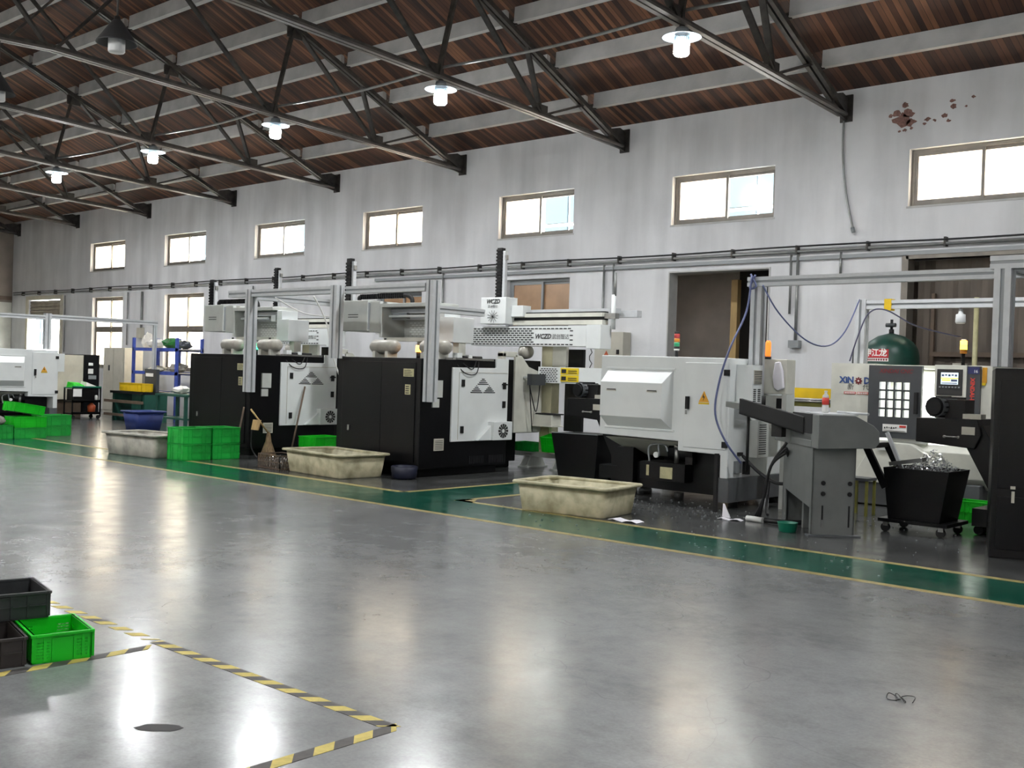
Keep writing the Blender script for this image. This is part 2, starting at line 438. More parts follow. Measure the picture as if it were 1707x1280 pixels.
# door 3: wide opening closed by corrugated sheet leaves
a, b, c, d = DOOR[2]
g = MB(); g.m('frame_bronze').box(a-.06, a+.04, 15.95, 16.2, 0, d+.05).box(a, b, 15.95, 16.2, d, d+.08); w = struct(g.build('door_3'))
g = MB(); g.m('corrugated')
n = 60
pts = []
for i in range(n+1):
    x = a+.05+(b-a-.05)*i/n; pts.append((x, 16.34 + (.0, .03, .03, .0)[i % 4]))
for p, q in zip(pts, pts[1:]): g.hexa([(p[0], p[1], 0), (q[0], q[1], 0), (q[0], q[1]+.004, 0), (p[0], p[1]+.004, 0)], [(p[0], p[1], d+.2), (q[0], q[1], d+.2), (q[0], q[1]+.004, d+.2), (p[0], p[1]+.004, d+.2)])
g.build('corrugated_leaf', w)
g = MB(); g.m('brown_metal')
for x in (-6.1, -5.15, -4.1, -3.1): g.box(x, x+.05, 16.26, 16.32, 0, 2.9)
for z in (1.95, 2.75): g.box(-6.1, b, 16.25, 16.31, z, z+.07)
g.build('leaf_frame', w)
# annex behind the wall openings, with an unseen ceiling gap added to light it
for nm, mm, b_ in (('wall_annex_back', 'annex_wall', (-19.2, .2, 19.6, 19.8, 0, 3.7)), ('wall_annex_left', 'annex_wall', (-19.2, -19, 16.24, 19.6, 0, 3.7)), ('wall_annex_right', 'annex_wall', (.2, .4, 16.24, 19.8, 0, 3.7)),
                   ('ceiling_annex', 'annex_wall', (-19.2, -12.6, 16.24, 19.8, 3.7, 3.85)), ('ceiling_annex', 'annex_wall', (-11.2, .4, 16.24, 19.8, 3.7, 3.85)), ('ceiling_annex', 'annex_wall', (-12.6, -11.2, 16.24, 17.8, 3.7, 3.85)),
                   ('ceiling_annex', 'annex_wall', (-12.6, -11.2, 18.2, 19.8, 3.7, 3.85)), ('ceiling_annex', 'annex_wall', (-12.6, -12.1, 17.8, 18.2, 3.7, 3.85)), ('floor_annex', 'yard', (-19.2, .4, 16.24, 19.8, -.1, 0)), ('wall_annex_dark_sheet', 'dark_void', (-9.98, -7.6, 17.3, 17.4, 0, 3.55))):  # last box: dark sheet whose colour stands in for the gloom beyond the doorway
    g = MB(); g.m(mm).box(*b_); struct(g.build(nm))
g = MB((-9.9, 17.05, 0)); g.m('wood').box(-9.97, -9.84, 17.0, 17.12, 0, 3.3); one(g, 'timber_post', 'pale yellow timber post standing upright inside the dark doorway', 'post')
# neighbouring building and yard seen through the glass
g = MB(); g.m('facade').box(-62, 20, 24.6, 26, 0, 13); TBW = []
for i in range(24):
    for j in range(1, 5):
        x = -58.+3.1*i; z = -.85+3.05*j
        tb = MB(); tb.m('facade_glass'); TBW.append(tb); tb.box(x, x+.85, 24.52, 24.6, z, z+.62).box(x+.95, x+1.8, 24.52, 24.6, z, z+.62).box(x, x+.85, 24.52, 24.6, z+.72, z+1.7).box(x+.95, x+1.8, 24.52, 24.6, z+.72, z+1.7)
nb = tag(g.build('neighbour_building'), 'white neighbouring building with bluish windows seen through the upper windows', 'building'); [w_.build('facade_window', nb) for w_ in TBW]
g = MB(); g.m('yard').box(-75, 30, 16.24, 40, -.25, -.12).box(-75, XL-.3, -20, 16.3, -.25, -.12).box(-75, 30, -25, YF-.24, -.25, -.12); o = g.build('ground'); struct(o)

# floor paint: green walkway with yellow edge lines and a branch between two machines
def flat(name, mname, polys, z=.0012):
    g = MB(); g.m(mname)
    for q in polys: g.prism(q, 'z', .0002, z)
    return struct(g.build(name))
flat('trim_6', 'bay_floor', [[(-36, 8.9), (-9.7, 8.9), (-9.7, 15.98), (-36, 15.98)], [(-8.7, 8.9), (XR, 8.9), (XR, 15.98), (-8.7, 15.98)], [(-9.7, 12.45), (-8.7, 12.45), (-8.7, 15.98), (-9.7, 15.98)]], .0006)  # bay floor darker for dirt and oil, partly for dimmer light painted in
flat('trim_1', 'lane_green', [[(-36, 7.93), (XR, 7.93), (XR, 8.86), (-36, 8.86)], [(-9.66, 8.86), (-8.72, 8.86), (-8.72, 12.5), (-9.66, 12.5)]], .001)
flat('trim_2', 'lane_yellow', [[(-36, 7.85), (XR, 7.85), (XR, 7.94), (-36, 7.94)]], .002)
flat('trim_3', 'lane_yellow', [[(-36, 8.84), (-9.72, 8.84), (-9.62, 8.96), (-36, 8.93)], [(-9.72, 8.86), (-9.62, 8.94), (-9.62, 12.5), (-9.71, 12.5)]], .002)
flat('trim_4', 'lane_yellow', [[(-8.72, 8.84), (XR, 8.84), (XR, 8.93), (-8.72, 8.93)], [(-8.74, 8.86), (-8.65, 8.86), (-8.65, 12.5), (-8.74, 12.5)], [(-8.74, 8.84), (-8.45, 8.84), (-8.62, 9.1), (-8.74, 9.1)]], .0022)
# peeled paint high on the wall
g = MB(); g.m('peeled')
rnd = random.Random(3)
for cx, cz, r in [(-6.53, 5.52, .15), (-6.45, 5.6, .1), (-6.62, 5.62, .07), (-6.4, 5.47, .08), (-6.72, 5.6, .04), (-6.5, 5.36, .035), (-6.58, 5.35, .03), (-6.16, 5.48, .05), (-6.2, 5.42, .03), (-6.05, 5.45, .03), (-5.9, 5.5, .05), (-5.85, 5.42, .04), (-5.78, 5.62, .06), (-5.8, 5.7, .04), (-5.5, 5.72, .03), (-5.6, 5.6, .025), (-6.4, 5.38, .03), (-6.5, 5.74, .06)]:
    n = 11; g.prism([(cx+r*rnd.uniform(.45, 1.25)*math.cos(2*PI*i/n), cz+.75*r*rnd.uniform(.45, 1.2)*math.sin(2*PI*i/n)) for i in range(n)], 'y', 15.997, 16.001)
struct(g.build('trim_5'))

# ---------------------------------------------------------------- roof steel
def make_truss():
    t = thing('roof_truss', '', 'roof truss', (TX[0], 0, 0), 'dark steel roof trusses')
    o = (0, 0, 0)
    zt = lambda y: 6.12+.43*(14.93-(y if y > RIDGE else 2*RIDGE-y))
    zb = lambda y: 5.69+.044*(15.85-(y if y > RIDGE else 2*RIDGE-y))
    mir = lambda y: 2*RIDGE-y
    for f in (lambda y: y, mir):
        g = MB(o, ); g.m('truss_steel')
        for dx in (-.05, .05): g.bar((dx, f(15.8), zt(15.8)), (dx, f(RIDGE), zt(RIDGE)), .066, .08)
        g.build('top_chord', t)
        g = MB(o); g.m('truss_pale')
        for dx in (-.048, .048): g.bar((dx, f(15.86), zb(15.86)), (dx, f(RIDGE), zb(RIDGE)), .07, .035)
        g.m('truss_steel')
        for dx in (-.018, .018): g.bar((dx, f(15.86), zb(15.86)+.045), (dx, f(RIDGE), zb(RIDGE)+.045), .012, .08)
        g.build('bottom_chord', t)
        g = MB(o); g.m('truss_steel')
        g.prism([(f(15.97), 5.62), (f(15.5), 5.7), (f(15.5), 5.95), (f(15.8), 6.02), (f(15.97), 5.98)], 'x', -.02, .02)
        g.box(-.1, .1, *sorted((f(15.97), f(15.999))), 5.6, 6.02)
        g.build('gusset_plate', t)
        for (y0, y1) in ((13.62, 14.72), (13.6, 13.18), (13.58, 11.66), (11.2, 11.6), (11.15, RIDGE+.1), (RIDGE+.05, 9.4)):
            g = MB(o); g.m('truss_steel')
            p0 = (f(y0), zb(y0)+.02); p1 = (f(y1), zt(y1))
            for dx in (-.025, .025): g.bar((dx, p0[0], p0[1]), (dx, p1[0], p1[1]), .036, .05, up=(1, 0, 0))
            g.build('web_member', t)
        for yy, q0, q1 in ((13.6, zb(13.6), zb(13.6)+.2), (11.15, zb(11.15), zb(11.15)+.2), (11.62, zt(11.62)-.2, zt(11.62))):
            g = MB(o); g.m('truss_steel').box(-.012, .012, f(yy)-.16, f(yy)+.16, q0, q1); g.build('node_plate', t)
    return t
tr0 = make_truss()
LBL = ['ending above the hanging conduit, nearest the camera', 'ending between the two upper windows with clear bluish panes',
       'third from the right, its end above the slotted cover', 'ending above the right black machine, fourth from the right',
       'fourth from the far end, above the left black machine', 'third from the far end of the hall',
       'second from the far end, left of the farthest window', 'against the far end wall corner']
tr0['label'] = 'dark steel roof truss ' + LBL[0]
for x, lb in zip(TX[1:], LBL[1:]): dup(tr0, (x, 0, 0), 'dark steel roof truss ' + lb)
ORD = ['lowest', 'second', 'third', 'fourth', 'fifth', 'sixth', 'seventh', 'eighth']
for k in range(8):
    y = 14.93-1.067*k
    if y < RIDGE+.1: break
    g = MB((0, y, 0)); g.m('purlin'); zb_ = 6.19+.4588*k
    xs = [XL] + sorted(TX) + [XR]
    for a, b in zip(xs, xs[1:]):
        if b-a < .3: continue
        p, q = a+(.1 if a != XL else 0), b-(.1 if b != XR else 0)
        g.prism([(y-.05, zb_), (y+.05, zb_+.02), (y+.045, zb_+.25), (y-.035, zb_+.25)], 'x', p, q)
        g.prism([(y-.062, zb_-.005), (y+.05, zb_-.005), (y+.05, zb_+.02), (y-.062, zb_+.012)], 'x', p, q)
    g.m('truss_steel')
    for x in TX: g.box(x-.12, x+.12, y-.02, y+.02, zb_-.03, zb_+.07)
    one(g, 'roof_purlin', 'pale concrete purlin, %s row up the roof from the window wall' % ORD[k], 'purlin', 'pale concrete purlins under the boards')
for k in range(7):                                                   # the other slope, behind the camera's view
    y = 2*RIDGE-14.93+1.067*k
    g = MB((0, y, 0)); g.m('purlin'); zb_ = 6.19+.4588*k
    g.box(XL, XR, y-.04, y+.04, zb_, zb_+.24); g_ = g.build('trim_%d' % (10+k)); struct(g_)

# high-bay lamps
def make_lamp():
    t = thing('high_bay_lamp', '', 'lamp', (TX[0], 11.27, 5.62), 'lit high-bay lamps under the trusses')
    g = MB(); g.m('truss_steel').cyl((0, 0, .26), (0, 0, .405), .014); g.cyl((0, 0, .2), (0, 0, .28), .05, .03); g.build('hanger', t)
    g = MB(); g.m('lamp_shell').lathe((0, 0, 0), [(.03, .24), (.08, .22), (.09, .15)], 24); g.m('lamp_fins').lathe((0, 0, 0), [(.085, .1), (.085, .03)], 24); g.m('reflector')
    for i in range(20):
        a = 2*PI*i/20; g.bar((.086*math.cos(a), .086*math.sin(a), .03), (.086*math.cos(a), .086*math.sin(a), .11), .006, .02, up=(math.cos(a), math.sin(a), 0))
    g.build('heat_sink', t)
    g = MB(); g.m('reflector'); g.lathe((0, 0, 0), [(.07, .17), (.235, .115), (.245, .105), (.235, .108), (.07, .155)], 32, cap=False); g.build('reflector', t)
    g = MB(); g.m('lens_on').lathe((0, 0, 0), [(.09, .04), (.098, .03), (.098, -.09), (.08, -.115), (.0001, -.12)], 24); g.build('lens', t)
    l = bpy.data.lights.new('lamp_glow', 'AREA'); l.shape = 'DISK'; l.size = .44; l.energy = LAMP_W; l.color = (.97, .985, 1)
    lo = bpy.data.objects.new('lamp_glow', l); COL.objects.link(lo); lo.parent = t; lo.location = (0, 0, -.13)
    return t
LAMP_W = 76
l0 = make_lamp()
LL_ = ['lit high-bay lamp under the truss nearest the camera, largest of the row', 'lit high-bay lamp second from the right of the row', 'lit high-bay lamp in the middle of the row of five', 'lit high-bay lamp second from the far end of the row', 'lit high-bay lamp at the far left end of the row']
l0['label'] = LL_[0]
for x, lb in zip(TX[1:5], LL_[1:]): dup(l0, (x, 11.27, 5.62), lb)
for x in (-28.49, -3.2): dup(l0, (x, 11.27, 5.62), 'lit high-bay lamp farther along the row, outside the view')
for x in (-24.2, -20., -15.86, -11.7, -7.43, -3.2, 1.): dup(l0, (x, 2.9, 5.62), 'unseen high-bay lamp added along the opposite wall as fill light')  # unseen lamps added to brighten the floor and machine fronts
def unlit(x, y, z, lb):
    t = thing('pendant_lamp', lb, 'lamp', (x, y, z), 'unlit pendant lamps')
    g = MB(); g.m('truss_steel').cyl((0, 0, .2), (0, 0, 6.06+.0-z-.02), .012).cyl((0, 0, .16), (0, 0, .24), .045, .03); g.build('stem', t)
    g = MB(); g.m('lamp_shade_dark'); g.lathe((0, 0, 0), [(.04, .2), (.075, .16), (.225, -.06), (.23, -.075), (.222, -.07), (.07, .15)], 28, cap=False); g.build('shade', t)
    g = MB(); g.m('lens_off').lathe((0, 0, 0), [(.05, .1), (.095, .02), (.095, -.16), (.085, -.175), (.0001, -.175)], 20); g.build('bulb', t)
unlit(-11.7, 6.1, 5.2, 'unlit pendant lamp with a dark cone shade near the roof ridge')
unlit(-15.86, 6.5, 5.33, 'unlit pendant lamp half cut off by the left edge of the view')
# conduit pipes between the trusses
g = MB((0, 11.27, 6.06)); g.m('conduit_grey')
for a, b in zip(TX, [-3.2]+TX[:-1]): g.tube([(a, 11.27, 6.06), ((a+b)/2, 11.27, 5.99), (b, 11.27, 6.06)], .022)
one(g, 'lamp_conduit', 'long grey conduit pipe running under the trusses above the lit lamps', 'conduit')
g = MB((0, 15.9, 3.58)); g.m('conduit_grey'); g.cyl((XL+.3, 15.93, 3.6), (-1, 15.93, 3.6), .022); g.m('cable_black').tube([(XL+.3+i*1.5, 15.9, 3.67+.012*math.sin(i*1.7)) for i in range(25)], .014); g.m('alu_dark').box(-18.5, -1, 15.94, 15.99, 3.46, 3.52)
for i in range(30): g.m('truss_steel').box(-36.5+i*1.18, -36.47+i*1.18, 15.9, 16.0, 3.56, 3.7)
one(g, 'wall_conduit', 'long dark pipe and cable run along the wall under the upper windows', 'pipe')
def drop(x, z0, z1, lb, r=.02, box=None, x2=None):
    t = thing('wall_pipe', lb, 'pipe', (x, 15.94, z0), 'thin pipes dropping down the window wall')
    g = MB((x, 15.94, z0)); g.m('conduit_grey').cyl((x, 15.95, z0), (x, 15.95, z1), r)
    if x2: g.cyl((x+x2, 15.95, z0+.5), (x+x2, 15.95, z1), r*.8)
    g.build('pipe', t)
    if box:
        g = MB((x, 15.94, z0)); g.m(box[2]).box(x-box[0]/2, x+box[0]/2, 15.88, 15.99, z0-.05, z0-.05+box[1]); g.build('junction_box', t)
drop(-8.15, 2.1, 3.56, 'twin grey pipes ending in valves, right of the open doorway', .025, (.18, .12, 'alu_dark'), -.12)
drop(-7.42, 3.2, 3.56, 'short grey pipe under the conduit, left of the corrugated opening')
drop(-12.05, 1.9, 3.56, 'grey pipe dropping behind the gantry, right of the bronze window', .022, None, .22)
drop(-16.3, 2.4, 3.56, 'grey pipe bent to a bracket, beside the aluminium post', .025)
drop(-23.2, 2.2, 3.5, 'thin pipe dropping behind the left black machine', .02, (.1, .1, 'alu_dark'))
drop(-28.7, 2.2, 3.5, 'rusty pipe with a switch box between the two tall windows', .03, (.25, .3, 'cabinet_grey'))
drop(-29.5, 1.95, 3.5, 'thin pipe right of the far tall window', .018)
drop(-33.45, 1.7, 3.5, 'thin pipe right of the roller shutter door', .018)
g = MB((-7.45, 15.95, 3.88)); g.m('conduit_grey').tube([(-7.46, 15.96, 5.62), (-7.45, 15.95, 5.1), (-7.38, 15.95, 4.5), (-7.24, 15.95, 3.9)], .017); g.m('alu_dark').cyl((-7.24, 15.93, 3.93), (-7.22, 15.93, 3.85), .03)
one(g, 'hanging_conduit', 'bent pale conduit hanging down the wall from the nearest truss end', 'conduit')
# ---------------------------------------------------------------- black turning machines
def tri_slots(g, x, yc, zb, h, w):
    n = 9
    for i in range(n):
        z = zb+h*i/n; hw = w/2*(1-i/n)
        inner = max(0, (w/4)*(i/(n/2.))) if i < n/2 else 0
        # solid white triangle pointing down in the middle of the lower half
        cut = (w/4)*(1-abs(i-n/2)/(n/2)) if False else 0
        if i < n*.5:
            wl = (w/4)*(i/(n*.5))
            g.box(x, x+.004, yc-hw, yc-wl-.012, z, z+h/n*.55); g.box(x, x+.004, yc+wl+.012, yc+hw, z, z+h/n*.55)
        else: g.box(x, x+.004, yc-hw, yc+hw, z, z+h/n*.55)
def make_black():
    O = (-11.7, 10.2, 0)
    t = thing('turning_machine', 'black turning machine right of its twin, its white side door facing the doorway', 'machine', O, 'black turning machines with white side doors')
    g = MB(O); g.m('black_paint').box(-12.6, -10.8, 10.2, 12.0, .12, 1.66).box(-12.55, -10.97, 12.0, 12.95, .57, 1.7).box(-12.55, -11.32, 12.0, 12.8, .1, .57); g.box(-12.5, -10.9, 10.3, 11.9, 0.0, .13).box(-12.5, -11.4, 11.9, 12.75, 0, .1); g.build('body', t, .012)
    g = MB(O); g.m('black_paint').box(-12.47, -11.605, 10.185, 10.2, .2, 1.6).box(-11.6, -10.9, 10.187, 10.2, .2, 1.6); g.m('steel').box(-12.32, -12.28, 10.17, 10.19, .58, .66); g.build('front_panel', t, .004)
    g = MB(O); g.m('cream_plate').box(-11.14, -10.93, 10.182, 10.192, 1.4, 1.51); g.m('print_black')
    for k in range(4): g.box(-11.12, -10.97-.02*(k % 2), 10.179, 10.183, 1.415+k*.022, 1.421+k*.022)
    g.build('name_plate', t)
    g = MB(O); g.m('cream_plate').box(-11.1, -10.99, 10.182, 10.192, 1.15, 1.29); g.m('print_black')
    for k in range(4): g.box(-11.085, -11.02, 10.179, 10.183, 1.165+k*.03, 1.178+k*.03)
    g.build('warning_plate', t)
    g = MB(O); g.m('cabinet_grey').box(-10.8, -10.79, 10.48, 10.67, .37, .54); g.m('print_black')
    for k in range(6): g.box(-10.79, -10.787, 10.5, 10.65, .39+k*.023, .397+k*.023)
    g.build('rating_plate', t)
    g = MB(O); g.m('grey_white').box(-10.8, -10.77, 10.42, 10.6, 1.12, 1.36).box(-10.8, -10.78, 10.42, 10.55, .98, 1.1); g.build('switch_plate', t)
    # white side door
    g = MB(O); g.m('white_paint')
    g.prism([(10.79, .49), (11.97, .49), (11.97, 1.7), (11.7, 1.7), (11.7, 1.56), (10.79, 1.55)], 'x', -10.8, -10.77); g.build('side_door', t, .006)
    g = MB(O); g.m('print_black'); tri_slots(g, -10.77, 11.42, 1.19, .22, .52); g.build('door_vents', t)
    g = MB(O); g.m('rubber')
    for y, z in ((11.0, 1.33), (11.0, .66), (11.88, 1.3), (11.88, 1.02)): g.box(-10.77, -10.755, y-.03, y+.03, z-.05, z+.05)
    g.box(-10.77, -10.74, 11.83, 11.93, 1.31, 1.33); g.m('cabinet_grey')
    for a_, b_ in (((10.92, .52), (10.92, 1.48)), ((10.92, 1.48), (11.94, 1.49))): g.bar((-10.768, *a_), (-10.768, *b_), .006, .008)
    g.build('hinges', t)
    g = MB(O); g.m('white_paint').prism([(11.28, .5), (11.96, .5), (11.96, .76), (11.62, .77)], 'x', -10.77, -10.7).box(-10.77, -10.65, 11.55, 11.96, .5, .77); g.build('fan_box', t, .006)
    g = MB(O); g.m('print_black')
    for i in range(12):
        a = 2*PI*i/12; c, s_ = math.cos(a), math.sin(a)
        g.prism([(11.76+.03*c-.006*s_, .635+.03*s_+.006*c), (11.76+.03*c+.006*s_, .635+.03*s_-.006*c), (11.76+.105*c+.02*s_, .635+.105*s_-.02*c), (11.76+.105*c-.02*s_, .635+.105*s_+.02*c)], 'x', -10.65, -10.646)
    g.build('fan_grille', t)
    for k in range(2):
        g = MB(O); g.m('soft_black')
        for i in range(9): g.box(-10.8, -10.79, 11.2+k*.42+i*.035, 11.215+k*.42+i*.035, .16, .27)
        g.build('base_vent', t)
    # operator side panel, set back
    g = MB(O); g.m('old_white').prism([(12.3, .58), (12.95, .58), (12.95, 1.5), (12.9, 1.52), (12.62, 1.6), (12.45, 1.76), (12.3, 1.78)], 'x', -10.97, -10.93); g.box(-11.05, -10.93, 12.02, 12.08, .58, 1.8).box(-11.05, -10.93, 12.02, 12.34, 1.74, 1.82); g.build('rear_panel', t, .006)
    g = MB(O); g.m('white_paint').cyl((-10.93, 12.5, 1.43), (-10.75, 12.6, 1.46), .02); g.m('door_grey').box(-10.82, -10.72, 12.46, 12.78, 1.32, 1.49); g.m('cable_black').tube([(-10.8, 12.5, 1.32), (-10.8, 12.55, .9), (-10.85, 12.65, .6)], .008).tube([(-10.8, 12.5, 1.3), (-10.78, 12.62, .93), (-10.8, 12.7, 1.0), (-10.8, 12.74, 1.32)], .008); g.build('work_lamp', t)
    # valves and hoses on the top edge
    g = MB(O); g.m('steel').box(-11.0, -10.78, 10.85, 11.65, 1.66, 1.69); g.m('white_paint').box(-10.95, -10.85, 10.95, 11.05, 1.68, 1.76).box(-10.95, -10.86, 11.2, 11.27, 1.68, 1.74); g.m('rubber').cyl((-10.9, 11.1, 1.7), (-10.9, 11.5, 1.7), .025)
    g.m('cable_black').tube([(-10.85, 10.85, 1.68), (-10.75, 11.0, 1.48), (-10.75, 11.25, 1.47), (-10.8, 11.35, 1.67)], .008).tube([(-10.85, 10.95, 1.68), (-10.75, 11.15, 1.53), (-10.8, 11.3, 1.67)], .008)
    g.build('valve_block', t)
    nest(t, side_door=('door_vents', 'hinges'), fan_box=('fan_grille',), rear_panel=('work_lamp',))
    return t
mb2 = make_black()
dup(mb2, (-15.75, 10.2, 0), 'black turning machine left of its twin, behind the double green crates')

def tank(x, y, z, lb, L=.5):
    O = (x, y, z)
    t = thing('air_tank', lb, 'tank', O, 'pale air tanks on the machine tops')
    g = MB(O); g.m('pale_tank').lathe((x, y, z+.17), [(.02, -L/2-.05), (.07, -L/2-.03), (.105, -L/2+.03), (.105, L/2-.03), (.07, L/2+.03), (.02, L/2+.05)], 20, axis='x'); g.build('shell', t)
    g = MB(O); g.m('old_white')
    for dx in (-L*.28, L*.28): g.box(x+dx-.03, x+dx+.03, y-.1, y+.1, z, z+.1)
    g.build('feet', t)
    g = MB(O); g.m('rubber').cyl((x, y, z+.265), (x, y, z+.3), .02); g.build('cap', t)
for x, lb in ((-12.3, 'pale air tank on the right black machine, left of the amber light'), (-11.2, 'pale air tank on the right black machine, behind the aluminium post')): tank(x, 10.85, 1.663, lb)
for x, lb in ((-16.35, 'pale air tank on the left black machine, left of the green light'), (-15.25, 'pale air tank on the left black machine, behind the aluminium post')): tank(x, 10.85, 1.663, lb)
def beacon(x, y, z, m_, lb):
    g = MB((x, y, z)); g.m('rubber').cyl((x, y, z), (x, y, z+.1), .03); g.m(m_).cyl((x, y, z+.1), (x, y, z+.2), .045, .04)
    return one(g, 'signal_light', lb, 'signal light')
beacon(-11.72, 11.0, 1.664, 'orange_led', 'glowing amber signal light on the right black machine')
beacon(-15.85, 11.0, 1.664, 'green_led', 'glowing green signal light on the left black machine')

# aluminium frames
def prof(g, x0, x1, y0, y1, z0, z1):
    """slotted aluminium profile: four corner ribs around a recessed core."""
    d = (x1-x0, y1-y0, z1-z0); ax = d.index(max(d)); r = .3; k = .012
    g.m('alu_dark'); c = [[x0, x1], [y0, y1], [z0, z1]]
    cc = [[p[0]+(k if i != ax else 0), p[1]-(k if i != ax else 0)] for i, p in enumerate(c)]
    g.box(*cc[0], *cc[1], *cc[2]); g.m('alu')
    o = [i for i in range(3) if i != ax]
    for s0 in (0, 1):
        for s1 in (0, 1):
            q = [list(p) for p in c]
            for i, s in zip(o, (s0, s1)):
                w = c[i][1]-c[i][0]; q[i] = [c[i][0], c[i][0]+w*.38] if s == 0 else [c[i][1]-w*.38, c[i][1]]
            g.box(*q[0], *q[1], *q[2])
def frame(name, lb, loc, parts, group='aluminium frames over the machines'):
    t = thing(name, lb, 'frame', loc, group)
    for nm, b in parts:
        g = MB(loc); prof(g, *b); g.build(nm, t)
    return t
F1 = frame('aluminium_frame', 'silver aluminium frame standing in front of the two black machines', (-12.6, 10.12, 1.66), [
    ('post', (-14.83, -14.69, 10.05, 10.195, 1.05, 2.71)), ('post', (-12.64, -12.49, 10.04, 10.18, 1.63, 2.71)), ('post', (-10.78, -10.64, 10.22, 10.37, 1.06, 2.74)),
    ('beam', (-15.35, -14.83, 10.07, 10.18, 2.59, 2.7)), ('beam', (-14.69, -12.64, 10.07, 10.18, 2.59, 2.7)), ('beam', (-12.49, -10.78, 10.2, 10.3, 2.59, 2.7)),
    ('beam', (-14.81, -14.7, 10.195, 14.2, 2.55, 2.66)), ('beam', (-10.77, -10.66, 10.37, 11.3, 2.3, 2.4))])
F2 = frame('aluminium_frame', 'silver aluminium frame from the white lathe to the right black cabinet', (-6.24, 11.15, 1.0), [
    ('post', (-6.32, -6.18, 11.22, 11.35, 1.06, 2.6)), ('post', (-3.3, -3.15, 10.3, 10.44, 1.7, 2.6)), ('post', (-1.3, -1.17, 10.3, 10.43, 0, 2.6)),
    ('beam', (-6.36, -3.2, 11.2, 11.3, 2.6, 2.71)), ('beam', (-3.34, -.8, 10.3, 10.42, 2.6, 2.72)), ('beam', (-3.3, -3.18, 10.42, 11.2, 2.6, 2.71))])
F3 = frame('aluminium_frame', 'lower silver aluminium frame with yellow tape, above the lathe with the grey door', (-5.8, 13.2, 1.74), [
    ('post', (-5.92, -5.79, 13.2, 13.33, 1.765, 2.58)), ('beam', (-5.79, -2.2, 13.22, 13.32, 2.46, 2.57)), ('post', (-2.3, -2.18, 13.2, 13.33, 0, 2.46))])
g = MB((-5.8, 13.2, 1.74)); g.m('yellow').box(-5.55, -5.46, 13.212, 13.33, 2.44, 2.585); g.build('tape_wrap', F3)
F4 = frame('aluminium_frame', 'silver aluminium frame over the far left white lathe', (-24.7, 11.4, 1.7), [
    ('post', (-24.76, -24.62, 11.3, 11.44, 1.69, 2.53)), ('beam', (-24.74, -24.64, 8.6, 11.3, 2.38, 2.48)), ('beam', (-24.74, -24.64, 11.44, 14.16, 2.4, 2.51)), ('post', (-24.73, -24.65, 14.06, 14.14, 0, 2.4))])

# ---------------------------------------------------------------- gantry loaders
def slots(g, x0, x1, y, z0, z1, cols, rows, skip=None):
    w = (x1-x0)/cols; h = (z1-z0)/rows
    for r in range(rows):
        for c in range(cols):
            xx = x0+w*(c+(.5 if r % 2 else 0)); zz = z0+h*r
            if xx+w*.75 > x1: continue
            if skip and skip(xx, zz): continue
            g.prism([(xx, zz), (xx+w*.72, zz), (xx+w*.72, zz+h*.5), (xx, zz+h*.5)], 'y', y-.003, y)
def mast(t, O, x, y, z0, z1):
    g = MB(O); g.m('rubber').box(x-.05, x+.05, y-.05, y+.04, z0, z1)
    n = int((z1-z0)/.055)
    for i in range(n): g.m('black_paint').box(x-.062, x+.062, y-.062, y+.02, z0+i*.055, z0+i*.055+.035)
    g.m('alu').box(x+.06, x+.11, y-.03, y+.03, z0, z1-.05); g.m('steel').box(x+.1, x+.13, y-.03, y+.03, z1-.2, z1-.12); g.build('mast', t)
